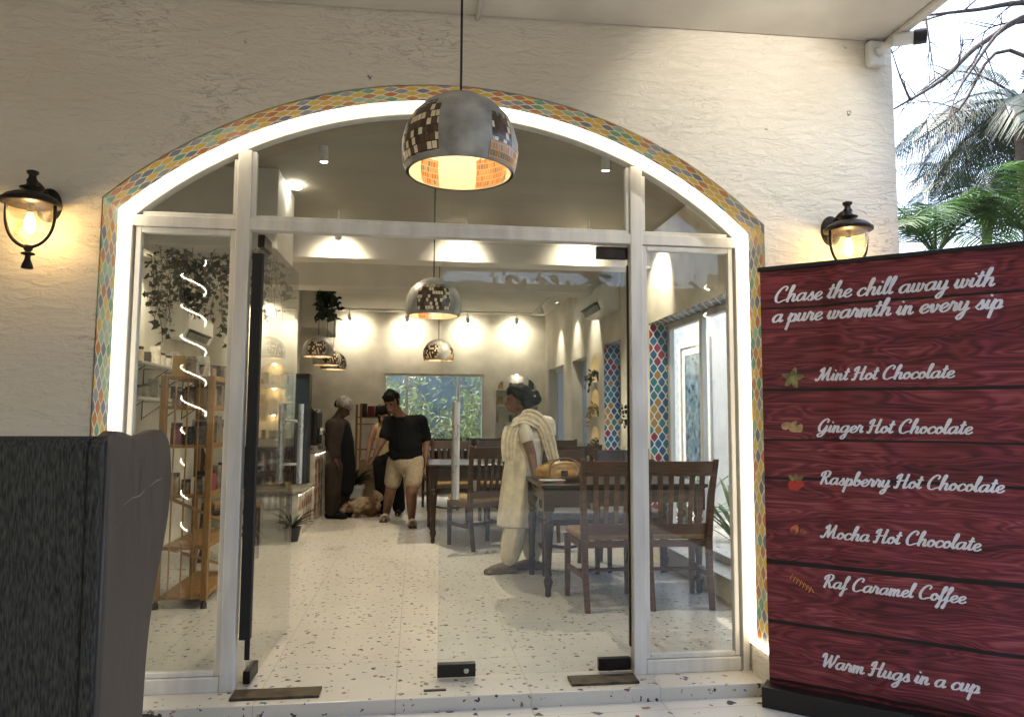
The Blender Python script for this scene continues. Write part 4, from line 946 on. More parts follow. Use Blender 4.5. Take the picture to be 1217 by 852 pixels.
o = MB().lathe([(.05, 0), (.055, .01), (.055, .16), (.045, .18), (.05, .19)], 18, (1.86, 4.55, .768)).build('glass_jug', 'glass_c', None, smooth=True); tag(o, 'clear glass jug on the wall table beneath the lowest plant niche', 'jug')

# ---------------------------------------------------------------- counter with triangle tiles
ct = empty('service_counter', (-1.3, 5.0, 0), 'stepped service counter faced with orange triangle tiles and lit under its tops', 'counter')
box('low_body', 'tilewhite', ct, -1.75, 4.20, .0, -1.17, 5.198, .44, .004); box('low_top', 'stone', ct, -1.78, 4.17, .445, -1.13, 5.195, .48, .006)
box('high_body', 'tilewhite', ct, -1.75, 5.20, .0, -1.15, 6.05, .80, .004); box('high_top', 'stone', ct, -1.78, 5.20, .805, -1.10, 6.10, .84, .006)
MB().box(-1.168, 4.2, .43, -1.155, 5.19, .44).build('light_strip', 'led', ct, True); MB().box(-1.149, 5.22, .785, -1.135, 6.04, .80).build('light_strip', 'led', ct, True)
mb = MB()
def tri(y, z, s, up, x): mb.add([(x, y-s/2, z), (x, y+s/2, z), (x, y, z+(s if up else -s))], [(0, 1, 2)])
for i in range(6):
    tri(4.3+.155*i, .27, .11, True, -1.167); tri(4.3+.155*i, .19, .11, False, -1.167)
for i in range(3):
    for j in range(4): tri(5.33+.26*i, .22+.17*j, .2, False, -1.1475)
mb.build('triangle_tiles', 'tri', ct, True)
# coffee machine, grinder
r = empty('coffee_machine', (-1.3, 5.5, .84), 'black espresso machine on the high counter behind the staff member', 'coffee machine')
box('body', 'black', r, -1.62, 5.26, .90, -1.15, 5.80, 1.30, .02); box('cup_tray', 'steel', r, -1.60, 5.28, 1.302, -1.18, 5.78, 1.325, .004); box('drip_tray', 'steel', r, -1.60, 5.25, .842, -1.13, 5.80, .895, .006)
for y in (5.40, 5.62):
    MB().lathe([(.035, 1.02), (.035, 1.07), (.02, 1.10)], 16, (-1.12, y, 0)).build('group_head', 'steel', r, True)
    MB().bar((-1.12, y, 1.03), (-1.0, y, 1.01), .02, .02).build('portafilter', 'black', r, True)
r = empty('coffee_grinder', (-1.22, 5.24, .84), 'black coffee grinder with cone hopper beside the espresso machine', 'grinder')
MB().lathe([(.06, .845), (.075, .85), (.07, 1.13), (.05, 1.16)], 18, (-1.28, 5.14, 0)).build('body', 'black', r, True)
MB().lathe([(.035, 1.162), (.085, 1.27), (.09, 1.34), (.085, 1.355), (.001, 1.356)], 18, (-1.28, 5.14, 0)).build('hopper', 'black', r, True, smooth=True)
# dark glass fridge and dark bookcase by the partition
r = empty('display_fridge', (-1.2, 5.0, 0), 'tall narrow blue grey display fridge beside the partition', 'fridge')
box('cabinet', 'darkboard', r, -1.355, 4.97, 0, -1.20, 5.19, 1.72, .01)
box('glass_door', 'screen', r, -1.345, 4.955, .12, -1.21, 4.968, 1.66, .004)
r = empty('bookcase', (-1.65, 4.95, 0), 'low dark bookcase with white magazines under the lit niches', 'bookcase')
for x in (-1.90, -1.40): box('side_panel', 'darkboard', r, x, 4.76, 0, x+.025, 5.045, .90, .002)
for z in (.04, .34, .62, .875): box('shelf', 'darkboard', r, -1.874, 4.77, z, -1.401, 5.04, z+.022, .002)
rnd = random.Random(11)
for z in (.362, .642):
    for k in range(5):
        x = -1.84+.085*k+rnd.uniform(0, .02); o = box('magazine', rnd.choice(('white', 'paper', 'cream')), None, x, 4.82, z, x+.012+rnd.uniform(0, .01), 5.0, z+.2+rnd.uniform(-.03, .02), .001)
        tag(o, 'pale magazine standing in the low dark bookcase', 'magazine', 'magazines in the dark bookcase')
rnd = random.Random(5)
MATS = ('goldpack', 'darkpack', 'jar', 'cream', 'jar', 'redpack', 'darkpack', 'paper', 'jar2', 'jar')
def product(x, y, z, label, group, kind=None, s=1.0, mat=None):
    kind = kind or rnd.choice(('jar', 'box', 'packet')); mat = mat or rnd.choice(MATS)
    if kind == 'jar':
        h = .10*s*rnd.uniform(.8, 1.3); rr = .03*s
        o = MB().lathe([(rr, 0), (rr*1.05, .01), (rr*1.05, h*.75), (rr*.85, h*.82)], 14, (x, y, z)).build('jar', mat, None, smooth=False, bevel=.002)
        l = MB().lathe([(rr*.95, h*.82), (rr*.95, h), (.001, h)], 14, (x, y, z)).build('lid', 'brass', o)
        tag(o, label.replace('#', 'jar'), 'jar', group)
    elif kind == 'box':
        h = .13*s*rnd.uniform(.7, 1.2); w = .035*s*rnd.uniform(.8, 1.3)
        o = MB().box(-w, -.03*s, 0, w, .03*s, h, Matrix.Translation((x, y, z)) @ Matrix.Rotation(rnd.uniform(-.3, .3), 4, 'Z')).build('carton', mat, None, bevel=.002); tag(o, label.replace('#', 'carton'), 'carton', group)
    else:
        h = .15*s*rnd.uniform(.8, 1.1); w = .045*s
        vs = [(x-w, y-.022*s, z), (x+w, y-.022*s, z), (x+w, y+.022*s, z), (x-w, y+.022*s, z), (x-w*.95, y-.002, z+h), (x+w*.95, y-.002, z+h), (x+w*.95, y+.002, z+h), (x-w*.95, y+.002, z+h)]
        o = MB().add(vs, [(0, 3, 2, 1), (4, 5, 6, 7), (0, 1, 5, 4), (1, 2, 6, 5), (2, 3, 7, 6), (3, 0, 4, 7)]).build('packet', mat, None, bevel=.003); tag(o, label.replace('#', 'packet'), 'packet', group)
    return o
# niche goods
for i, (z, nm) in enumerate(((1.60, 'top'), (1.30, 'middle'), (.98, 'lowest'))):
    for k in range(3): product(-1.72+.11*k, 5.12, z, 'small # in the %s lit niche behind the open door' % nm, 'goods in the %s partition niche' % nm, s=.9)
r = empty('niche_shelving', (1.65, 8.4, .84), 'three pale shelves inside the lit arched niche of the rear wall', 'shelves')
for z in (1.14, 1.42, 1.68): box('shelf', 'ceil_in', r, 1.302, 8.30, z, 1.998, 8.468, z+.02, .002)
for z, nm in ((1.16, 'lower'), (1.44, 'middle'), (1.70, 'upper')):
    for k in range(4): product(1.38+.17*k, 8.39, z, '# on the %s shelf of the lit arched rear niche' % nm, 'goods on the %s rear niche shelf' % nm, mat=rnd.choice(('goldpack', 'darkpack', 'cream', 'darkpack')), s=1.0)
nl = MB().lathe([(.02, 1.935), (.02, 1.94)], 12, (1.65, 8.41, 0)).build('niche_light', 'spot_face'); tag(nl, 'small lamp in the head of the arched rear niche', 'niche light')
for i, (a0, a1, z0, z1) in enumerate(NI):
    o = MB().lathe([(.014, z1-.014), (.014, z1-.01)], 10, ((2.2), (a0+a1)/2, 0)).build('niche_light', 'niche_glow'); tag(o, 'tiny warm lamp in the %s side wall plant niche' % ('top', 'middle', 'lowest')[i], 'niche light')
for i, (a0, a1, z0, z1) in enumerate(PN):
    o = MB().lathe([(.014, z1-.016), (.014, z1-.012)], 10, ((a0+a1)/2, 5.14, 0)).build('niche_light', 'niche_glow'); tag(o, 'tiny warm lamp in the %s partition niche' % ('top', 'middle', 'lowest')[i], 'niche light')

# jar shelves on the left wall
for z, nm in ((1.645, 'upper'), (1.36, 'lower')):
    r = empty('wall_shelf', (-2.4, 3.6, z), '%s long white shelf on black brackets on the left wall' % nm, 'shelf', 'left wall shelves')
    box('board', 'white', r, -2.398, 2.55, z, -2.16, 4.6, z+.022, .003)
    for y in (2.75, 3.3, 3.85, 4.4):
        MB().tube([(-2.395, y, z-.17), (-2.395, y, z-.006), (-2.19, y, z-.006), (-2.385, y, z-.15)], .006, 6).build('bracket', 'black', r, True)
    for k in range(11):
        product(-2.27, 2.66+.175*k, z+.022, '# on the %s left wall shelf' % nm, 'goods on the %s left wall shelf' % nm, kind='jar' if k % 3 else 'packet', mat=rnd.choice(('jar2', 'cream', 'jar2', 'darkpack')), s=1.05)

# honey pine rack with goods
r = empty('wooden_rack', (-1.45, 1.85, 0), 'honey coloured wooden display rack with rod sides and goods on its shelves', 'display rack')
RX0, RX1, RY0, RY1 = -1.625, -1.33, 1.50, 2.28
for x in (RX0, RX1):
    for y in (RY0, RY1):
        MB().box(x-.02, y-.02, .05, x+.02, y+.02, 1.49).build('post', 'pine', r, True, bevel=.004)
        MB().lathe([(.02, .0), (.02, .03), (.008, .05)], 12, (x, y, 0)).build('caster', 'black', r, True)
SH = (.06, .37, .70, 1.02, 1.27, 1.465)
for z in SH: box('shelf', 'pine', r, RX0+.021, RY0-.012, z, RX1-.021, RY1+.012, z+.022, .003); box('shelf_rail', 'pine', r, RX1-.014, RY0+.021, z-.004, RX1+.006, RY1-.021, z+.03, .002)
mb = MB()
for x in (-1.55, -1.475, -1.405): mb.tube([(x, RY0-.014, .06), (x, RY0-.014, 1.47)], .0055, 6)
mb.build('rods', 'pine', r, True)
MB().bar((RX0, RY0+.02, .72), (RX1, RY1, .40), .018, .018).build('brace', 'pine', r, True); MB().bar((RX0, RY0+.02, .39), (RX1, RY1, .1), .018, .018).build('brace', 'pine', r, True)
for z, nm, ss in ((.722, 'third', 1.1), (1.042, 'fourth', 1.2), (1.292, 'fifth', 1.15), (1.487, 'top', .95)):
    for k in range(7):
        product(RX1-.08, RY0+.06+.11*k, z, '# near the edge of the %s shelf of the wooden rack' % nm, 'goods on the %s rack shelf' % nm, s=ss)
    for k in range(3):
        product(RX0+.07+.075*k, RY0+.05, z, '# at the rod side of the %s shelf of the wooden rack' % nm, 'front goods on the %s rack shelf' % nm, s=ss, kind='jar' if nm != 'top' else 'packet')

# rear shelf with packets, boxes, white planter with plant
r = empty('packet_stand', (-.69, 7.5, 0), 'wooden ladder stand holding snack packets left of the rear window', 'stand')
for x in (-.86, -.80, -.53): MB().box(x-.015, 7.40, 0, x+.015, 7.43, 1.42).build('post', 'pine', r, True, bevel=.003)
for z in (.35, .75, 1.12, 1.22): box('shelf', 'pine', r, -.845, 7.431, z, -.54, 7.62, z+.018, .002)
for k in range(3): product(-.77+.11*k, 7.52, 1.239, 'dark snack packet on top of the wooden ladder stand', 'packets on the ladder stand', kind='packet', mat=('darkpack', 'redpack', 'darkpack')[k], s=1.2)
for k in range(3):
    o = box('cardboard_box', 'paper', None, -.80+.01*k, 7.0, .215*k, -.45-.02*k, 7.32, .215*k+.21, .004); tag(o, ('lowest', 'middle', 'top')[k]+' brown cardboard box of the stack behind the dog', 'box', 'stacked cardboard boxes')
r = empty('potted_plant', (-.86, 6.9, 0), 'leafy plant in a white tapered pot behind the dog', 'plant')
MB().lathe([(.11, 0), (.16, .24), (.175, .25), (.175, .30), (.155, .30), (.15, .27), (.001, .26)], 24, (-.86, 6.9, 0)).build('pot', 'white', r, True)
def blades(mb, c, n, ln, spread, w, rnd, zbias=.9):
    for k in range(n):
        a = rnd.uniform(0, 2*PI); up = rnd.uniform(.35, 1.0); L = ln*rnd.uniform(.6, 1.1); d = Vector((math.cos(a), math.sin(a), 0)); s = d.cross(Vector((0, 0, 1)))
        P = [Vector(c)+d*(spread*L*t)*(1.0) + Vector((0, 0, L*zbias*up*(t-.55*t*t*(1.2-up*.5)))) for t in (0, .3, .6, .85, 1)]
        W_ = [.3, .9, 1, .6, .05]
        vs = []
        for p, q in zip(P, W_): vs += [p-s*w*q/2, p+Vector((0, 0, -.006)), p+s*w*q/2]
        fs = []
        for i in range(4): fs += [(3*i, 3*i+1, 3*i+4, 3*i+3), (3*i+1, 3*i+2, 3*i+5, 3*i+4)]
        mb.add(vs, fs)
mb = MB(); blades(mb, (-.86, 6.9, .27), 46, .42, .8, .05, random.Random(2), 1.2); mb.build('leaves', 'leaf_dk', r, True, smooth=True)
r = empty('potted_plant', (-1.19, 4.05, 0), 'spiky plant in a dark pot at the near end of the counter', 'plant')
MB().lathe([(.06, 0), (.085, .12), (.09, .14), (.08, .14), (.001, .12)], 20, (-1.20, 4.05, 0)).build('pot', 'darkboard', r, True)
mb = MB(); blades(mb, (-1.20, 4.05, .13), 26, .34, .75, .022, random.Random(4), 1.1); mb.build('leaves', 'leaf_dk', r, True, smooth=True)

# air conditioners
def aircon(loc, rz, label):
    r = empty('air_conditioner', loc, label, 'air conditioner', 'split air conditioners', rz)
    prof = [(0, .29), (-.17, .285), (-.205, .25), (-.21, .10), (-.17, .01), (-.06, -.005), (0, 0)]
    MB().prism(prof, -.44, .44, lambda a, b, d: (d, a, b)).build('body', 'white', r, bevel=.012, seg=3)
    MB().prism([(-.213, .095), (-.176, .012), (-.165, .02), (-.20, .10)], -.38, .30, lambda a, b, d: (d, a-.004, b-.004)).build('air_outlet', 'black', r, bevel=.002)
    mb = MB(); mb.bar((-.36, -.215, .075), (.28, -.215, .075), .012, .05, up=(0, 1, -.3)); mb.build('louver', 'darkboard', r)
    return r
aircon((2.118, 4.32, 2.38), -PI/2, 'white wall air conditioner with dark outlet on the right side wall')
aircon((-2.398, 4.25, 1.98), PI/2, 'white wall air conditioner on the left wall under the hanging plants')
# pipe of the right unit
tag(MB().tube([(2.09, 3.86, 2.62), (2.10, 3.80, 2.66), (2.10, 3.80, 2.92)], .02, 10).build('pipe_sleeve', 'white', None, smooth=True), 'white pipe sleeve rising from the right air conditioner', 'pipe')

# hanging greenery
def foliage(mb, lo, hi, n, size, rnd, droop=0):
    for k in range(n):
        c = Vector([rnd.uniform(lo[i], hi[i]) for i in range(3)])
        leafq(mb, c, size*rnd.uniform(.6, 1.3), rnd)
def leafq(mb, c, s, rnd, d=None):
    d = d or Vector((rnd.gauss(0, 1), rnd.gauss(0, 1), rnd.gauss(-.5, .8))).normalized()
    sd_ = d.cross(Vector((rnd.gauss(0, 1), rnd.gauss(0, 1), rnd.gauss(0, 1)))).normalized(); nn = d.cross(sd_)
    vs = [c, c+d*s*.35-sd_*s*.34+nn*s*.06, c+d*s, c+d*s*.35+sd_*s*.34+nn*s*.06, c+d*s*.45-nn*s*.05]
    mb.add(vs, [(0, 1, 4), (1, 2, 4), (2, 3, 4), (3, 0, 4)])
def ivy(name, x0, x1, y0, y1, ztop, nv, lmin, lmax, label, seed, leaf=.056):
    rnd = random.Random(seed); r = empty(name, ((x0+x1)/2, (y0+y1)/2, ztop), label, 'hanging plant', 'hanging greenery')
    st = MB(); lv = MB(); dr = MB()
    for k in range(nv):
        x, y = rnd.uniform(x0, x1), rnd.uniform(y0, y1); L = rnd.uniform(lmin, lmax)*(1 if rnd.random() < .8 else 1.4); P = []
        ox, oy = rnd.uniform(-.1, .1), rnd.uniform(-.1, .1)
        for i in range(7):
            t = i/6; P.append(Vector((x+ox*t+.02*math.sin(5*t+k), y+oy*t, ztop-L*t)))
        st.tube(P, .0025, 4)
        fine = rnd.random() < .3
        n = int(L/(.010 if fine else .013))
        for i in range(n):
            t = rnd.random(); j = min(5, int(t*6)); p = P[j].lerp(P[j+1], t*6-j)
            leafq(dr if fine else lv, p+Vector((rnd.uniform(-.04, .04), rnd.uniform(-.04, .04), 0)), leaf*(.35 if fine else 1)*rnd.uniform(.6, 1.2), rnd)
    st.build('stems', 'leaf_dry', r, True); lv.build('leaves', 'leaf_dk', r, True)
    if dr.v: dr.build('dry_sprigs', 'leaf_dry', r, True)
ivy('hanging_plant', -1.86, -1.0, 1.58, 2.05, 2.368, 46, .18, .50, 'mass of dark ivy with dry sprigs hanging from the ceiling box above the wooden rack', 21)
ivy('hanging_plant', -1.12, -1.02, 5.1, 5.32, 2.93, 14, .35, .62, 'dark ivy hanging over the corner of the ceiling box above the counter', 22, .09)
for i, (a0, a1, z0, z1) in enumerate(NI):
    r = empty('niche_plant', (2.15, (a0+a1)/2, z0), ('trailing twiggy plant in the top niche of the side wall', 'yellow flowered trailing plant in the middle niche of the side wall', 'small trailing plant in the lowest niche of the side wall')[i], 'plant', 'plants in the side wall niches')
    yc = (a0+a1)/2; MB().lathe([(.035, 0), (.05, .07), (.045, .075), (.001, .06)], 14, (2.19, yc, z0)).build('pot', 'darkboard', r, True)
    rn = random.Random(30+i); lv = MB(); st = MB()
    for k in range(9):
        P = cat_rom([(2.19, yc, z0+.07), (2.10, yc+rn.uniform(-.1, .1), z0+rn.uniform(.08, .16)), (2.03, yc+rn.uniform(-.24, .2), z0+rn.uniform(-.12, .1))], 4); st.tube(P, .003, 4)
        for q in P[2:]: leafq(lv, q, .05*rn.uniform(.6, 1.3), rn)
    st.build('stems', 'leaf_dry', r, True); lv.build('leaves', 'goldpack' if i == 1 else 'leaf_dk', r, True)
r = empty('niche_plant', (2.10, 3.3, 1.1), 'small plant on the side wall between the two tiled windows', 'plant', 'plants in the side wall niches')
MB().lathe([(.03, 1.16), (.045, 1.22), (.001, 1.215)], 14, (2.07, 3.45, 0)).build('pot', 'darkboard', r, True)
lv = MB(); rn = random.Random(44)
for k in range(40): leafq(lv, Vector((2.07+rn.uniform(-.07, .04), 3.45+rn.uniform(-.09, .09), 1.22+rn.uniform(-.06, .16))), .045, rn)
lv.build('leaves', 'leaf_dk', r, True)
# ================================================================ PEOPLE AND DOG
def chain(mb, pts):
    for (a, ra), (b, rb) in zip(pts, pts[1:]): mb.capsule(a, b, ra, rb, 14)
def hand(mb, wrist, knuck, side, curl=.5, s=1.0):
    """palm, four fingers of their own length and a thumb, gently curled"""
    w, k = Vector(wrist), Vector(knuck); d = (k-w).normalized(); sd = Vector(side).normalized(); nn = d.cross(sd).normalized()
    for j, off in enumerate((-.030, -.010, .010, .029)):
        mb.capsule(w+sd*off*.6*s, k+sd*off*s, .014*s, .012*s, 8)
        L = (.062, .074, .070, .054)[j]*s; p0 = k+sd*off*s; p1 = p0+(d*.9+nn*curl*.35)*L*.55; p2 = p1+(d*.7+nn*curl)*L*.5
        mb.capsule(p0, p1, .0098*s, .009*s, 8); mb.capsule(p1, p2, .009*s, .0075*s, 8)
    t0 = w.lerp(k, .3)-sd*.025*s; t1 = t0+(d*.6-sd*.8+nn*.3).normalized()*.04*s; t2 = t1+(d*.9-sd*.1+nn*.4).normalized()*.032*s
    mb.capsule(t0, t1, .013*s, .011*s, 8); mb.capsule(t1, t2, .011*s, .008*s, 8)
def head(mb, c, fwd, up=(0, 0, 1), s=1.0):
    """skull, jaw, nose, lips, ears along the gaze"""
    c = Vector(c); f = Vector(fwd).normalized(); u = (Vector(up)-f*Vector(up).dot(f)).normalized(); r = f.cross(u)
    def at_(x, y, z): return c+(r*x+f*y+u*z)*s
    mb.capsule(at_(0, -.018, .035), at_(0, .012, .035), .079*s, .076*s, 16)
    mb.capsule(at_(0, .02, .0), at_(0, .045, -.06), .066*s, .044*s, 14)
    mb.capsule(at_(0, .072, -.07), at_(0, .06, -.085), .024*s, .022*s, 10)
    mb.capsule(at_(0, .086, .022), at_(0, .108, -.020), .010*s, .015*s, 8)
    mb.capsule(at_(-.022, .092, -.045), at_(.022, .092, -.045), .011*s, .011*s, 8)
    for q in (-1, 1):
        mb.capsule(at_(.03*q, .075, .038), at_(.045*q, .068, .036), .014*s, .012*s, 8)
        mb.capsule(at_(.076*q, -.008, .024), at_(.076*q, -.012, -.022), .014*s, .011*s, 8)
    return at_
def loft(rings, n=28, fold=0, k=7, seed=0):
    """cloth tube: rings of (centre, half width, half depth, axis across)"""
    mb = MB(); vs = []
    for i, (c, a, b, ax) in enumerate(rings):
        c = Vector(c); x = Vector(ax).normalized(); y = Vector((0, 0, 1)).cross(x).normalized(); fo = fold*i/max(1, len(rings)-1)
        for j in range(n):
            t = 2*PI*j/n; q = 1+fo*math.sin(k*t+seed+.25*i)+fo*.5*math.sin((k*2+1)*t+1.7)
            vs.append(c+x*a*math.cos(t)*q+y*b*math.sin(t)*q)
    fs = []
    for i in range(len(rings)-1):
        for j in range(n): fs.append((i*n+j, i*n+(j+1) % n, (i+1)*n+(j+1) % n, (i+1)*n+j))
    return mb.add(vs, fs)
def J(px, py, Y): return at(px, py, Y)
def gap_eyes(at_, parent, s=1.0):
    e = MB()
    for q in (-1, 1): e.ball(at_(.031*q, .082, .022), .009*s, 8, 6)
    e.build('eyes', 'hair', parent, True, smooth=True)

# --- man in black T-shirt and beige shorts
Y = 5.1
man = empty('person', (J(478, 622, 5.2).x, 5.2, 0), 'man in black T-shirt, beige shorts and strapped sandals stepping forward and looking down', 'person', 'people in the cafe')
sk = MB(); at_ = head(sk, J(466, 479, 4.98), (-.35, -.75, -.42), s=1.06)
neck = J(476, 495, 5.1); chain(sk, [(J(468, 484, 5.03), .058), (neck, .062)])
pel = J(482, 548, 5.15); chest = J(481, 512, 5.12)
chain(sk, [(neck, .07), (chest, .14), (J(482, 530, 5.13), .13), (pel, .13)])
aR, eR, wR = J(463, 502, 5.12), J(456, 521, 5.05), J(446, 540, 4.98); aL, eL, wL = J(500, 501, 5.12), J(507, 523, 5.16), J(506, 543, 5.08)
chain(sk, [(chest, .10), (aR, .062), (eR, .046), (wR, .031)]); chain(sk, [(chest, .10), (aL, .062), (eL, .046), (wL, .031)])
hand(sk, wR, wR+Vector((-.035, -.02, -.07)), (.2, -1, 0), .5, 1.05); hand(sk, wL, wL+Vector((0, -.01, -.085)), (0, -1, 0), .5, 1.05)
hR, kR, nR = J(471, 552, 5.2), J(464, 584, 5.22), J(459, 613, 5.46); hL, kL, nL = J(494, 552, 5.12), J(489, 586, 4.98), J(489, 619, 4.98)
nR.z = .085; nL.z = .085
chain(sk, [(pel, .12), (hR, .105), (kR, .064), (kR.lerp(nR, .35), .062), (nR, .040)]); chain(sk, [(pel, .12), (hL, .105), (kL, .064), (kL.lerp(nL, .35), .062), (nL, .040)])
def foot(mb, n, d, s=1.0):
    d = Vector(d).normalized(); h = Vector((n.x, n.y, .04))
    mb.capsule(n, h-d*.03*s, .038*s, .034*s, 10); mb.capsule(h, h+d*.14*s+Vector((0, 0, -.012)), .036*s, .030*s, 10); mb.capsule(h+d*.10*s, h+d*.19*s+Vector((0, 0, -.014)), .034*s, .022*s, 10)
foot(sk, nR, (-.15, -1, 0)); foot(sk, nL, (.1, -1, 0))
fuse('body', sk, 'skin', man, .0075, 3); gap_eyes(at_, man, 1.06)
hr = MB(); c = J(466, 479, 4.98); hr.capsule(at_(0, -.035, .05), at_(0, .02, .075), .085, .078); hr.capsule(at_(0, -.05, .02), at_(0, -.045, -.03), .072, .055)
for q in (-1, 1): hr.capsule(at_(.062*q, .0, .05), at_(.07*q, .0, .0), .03, .018)
hr.capsule(at_(-.045, .055, .085), at_(.05, .05, .09), .032, .03); hr.capsule(at_(0, -.02, .1), at_(.02, .02, .11), .06, .05)
fuse('hair', hr, 'hair', man, .008, 2, .03)
ts = MB(); chain(ts, [(J(475, 497, 5.11), .085), (J(481, 508, 5.12), .15), (J(482, 528, 5.10), .155)])
for y_ in (510, 520, 530, 538): chain(ts, [(J(472, y_, 5.12), .104), (J(482, y_, 5.10), .12), (J(492, y_, 5.12), .104)])
for a, e, s in ((aR, eR, -1), (aL, eL, 1)):
    chain(ts, [(J(481, 508, 5.12), .13), (a, .078), (a.lerp(e, .82), .070)])
chain(ts, [(aR, .085), (aL, .085)]); 
fuse('t_shirt', ts, 'blackcloth', man, .011, 5)
sh = MB(); chain(sh, [(J(482, 543, 5.15), .140), (J(482, 549, 5.15), .15)])
for h, k in ((hR, kR), (hL, kL)): chain(sh, [(h+Vector((0, 0, .03)), .112), (h.lerp(k, .62), .100)])
fuse('shorts', sh, 'short', man, .010, 4)
sd_ = MB(); so_ = MB()
for n, d in ((nR, Vector((-.15, -1, 0)).normalized()), (nL, Vector((.1, -1, 0)).normalized())):
    b0 = Vector((n.x, n.y, .008)); sd_.bar(b0-d*.06, b0+d*.21, .085, .016, .088, .016)
    x = d.cross(Vector((0, 0, 1)))
    for t in (.06, .12): so_.tube([b0+d*t+x*.045, b0+d*t+x*.035+Vector((0, 0, .06)), b0+d*t+Vector((0, 0, .076)), b0+d*t-x*.035+Vector((0, 0, .06)), b0+d*t-x*.045], .012, 8)
sn = sd_.build('sandals', 'darkboard', man, True, bevel=.004); so_.build('straps', 'strap', sn, smooth=True); sn.children[0].location = -Vector(man.location) if True else (0, 0, 0)

# --- woman in cream top behind him
w2 = empty('person', (J(463, 610, 5.95).x, 5.95, 0), 'woman in cream sleeveless top and black trousers half hidden behind the man in black', 'person', 'people in the cafe')
sk = MB(); at_ = head(sk, J(457, 494, 5.85), (-.3, -.8, -.4), s=.98); nk = J(457, 505, 5.9); ch = J(456, 515, 5.93); pl = J(461, 545, 5.95)
chain(sk, [(at_(0, 0, -.04), .048), (nk, .05), (ch, .11), (J(458, 530, 5.94), .10), (pl, .115)])
aR, eR, wR = J(445, 509, 5.93), J(440, 526, 5.9), J(437, 543, 5.86); aL, eL, wL = J(468, 509, 5.95), J(472, 528, 5.98), J(470, 545, 5.9)
for a, e, w in ((aR, eR, wR), (aL, eL, wL)): chain(sk, [(ch, .08), (a, .05), (e, .038), (w, .027)]); hand(sk, w, w+Vector((0, -.01, -.08)), (0, -1, 0), .5, .95)
legs = []
for hx, kx, fx_ in ((453, 454, 454), (468, 472, 474)):
    h, k, n = J(hx, 550, 5.95), J(kx, 580, 5.93), J(fx_, 609, 5.98); n.z = .07; legs.append((h, k, n)); chain(sk, [(pl, .10), (h, .095), (k, .058), (n, .038)]); foot(sk, n, (-.1, -1, 0), .95)
fuse('body', sk, 'skin_l', w2, .008, 3); gap_eyes(at_, w2)
hr = MB(); hr.capsule(at_(0, -.03, .05), at_(0, .015, .07), .086, .076); hr.capsule(at_(0, -.06, .0), at_(0, -.07, -.12), .06, .04)
for q in (-1, 1): hr.capsule(at_(.06*q, .01, .06), at_(.075*q, .0, -.06), .03, .02)
fuse('hair', hr, 'hair', w2, .009, 3)
tp = MB(); chain(tp, [(J(457, 511, 5.93), .112), (J(457, 520, 5.93), .122), (J(459, 538, 5.95), .122)]); chain(tp, [(J(448, 508, 5.93), .05), (J(466, 508, 5.94), .05)]); fuse('sleeveless_top', tp, 'creamtop', w2, .01, 4)
tr_ = MB(); chain(tr_, [(J(461, 540, 5.95), .13), (pl, .135)])
for h, k, n in legs: chain(tr_, [(h, .11), (k, .088), (n+Vector((0, 0, .02)), .082)])
fuse('trousers', tr_, 'blackcloth', w2, .01, 4)
sh_ = MB()
for h, k, n in legs: sh_.capsule((n.x, n.y+.03, .035), (n.x-.015, n.y-.16, .03), .042, .036)
fuse('shoes', sh_, 'blackcloth', w2, .01, 2)

# --- staff member with hair net
st_ = empty('person', (J(400, 614, 5.75).x, 5.75, 0), 'staff member in dark brown uniform and pale hair net beside the counter', 'person', 'people in the cafe')
sk = MB(); at_ = head(sk, J(408, 485, 5.72), (.75, -.35, -.55), s=.98); nk = J(401, 497, 5.75); ch = J(402, 511, 5.76); pl = J(403, 550, 5.76)
chain(sk, [(at_(0, 0, -.04), .052), (nk, .055), (ch, .12), (J(402, 530, 5.76), .115), (pl, .12)])
aR, eR, wR = J(394, 505, 5.66), J(392, 528, 5.62), J(399, 546, 5.58); aL, eL, wL = J(409, 506, 5.88), J(415, 525, 5.92), J(417, 541, 5.84)
for a, e, w in ((aR, eR, wR), (aL, eL, wL)): chain(sk, [(ch, .09), (a, .056), (e, .042), (w, .029)]); hand(sk, w, w+Vector((.03, -.01, -.075)), (.2, -1, 0), .6, 1)
legs = []
for hx, kx, fx_, dy in ((399, 396, 394, -.08), (408, 407, 405, .08)):
    h, k, n = J(hx, 555, 5.76+dy), J(kx, 585, 5.74+dy), J(fx_, 610, 5.76+dy); n.z = .075; legs.append((h, k, n)); chain(sk, [(pl, .11), (h, .10), (k, .06), (n, .042)]); foot(sk, n, (1, -.5, 0), 1)
fuse('body', sk, 'skin_d', st_, .008, 3); gap_eyes(at_, st_)
nt = MB(); nt.capsule(at_(0, -.04, .06), at_(0, .01, .07), .092, .084); nt.capsule(at_(0, .03, .07), at_(0, .05, .062), .066, .056); fuse('hair_net', nt, 'net', st_, .009, 2)
nb = MB(); nb.capsule(at_(0, -.10, -.01), at_(0, -.105, .02), .04, .042); fuse('hair', nb, 'hair', st_, .009, 2)
un = MB(); chain(un, [(J(401, 501, 5.75), .09), (J(402, 509, 5.76), .145), (J(402, 530, 5.76), .15), (J(403, 553, 5.76), .16)])
for a, e, w in ((aR, eR, wR), (aL, eL, wL)): chain(un, [(J(402, 508, 5.76), .11), (a, .08), (e, .062), (e.lerp(w, .75), .052)])
for h, k, n in legs: chain(un, [(h, .13), (k, .105), (n+Vector((0, 0, .03)), .085)])
fuse('uniform', un, 'brownuni', st_, .011, 4)
ap = MB(); chain(ap, [(J(410, 508, 5.72), .07), (J(411, 530, 5.70), .10), (J(412, 556, 5.70), .11), (J(410, 580, 5.72), .11)]); fuse('apron', ap, 'blackcloth', st_, .011, 4)
sh_ = MB()
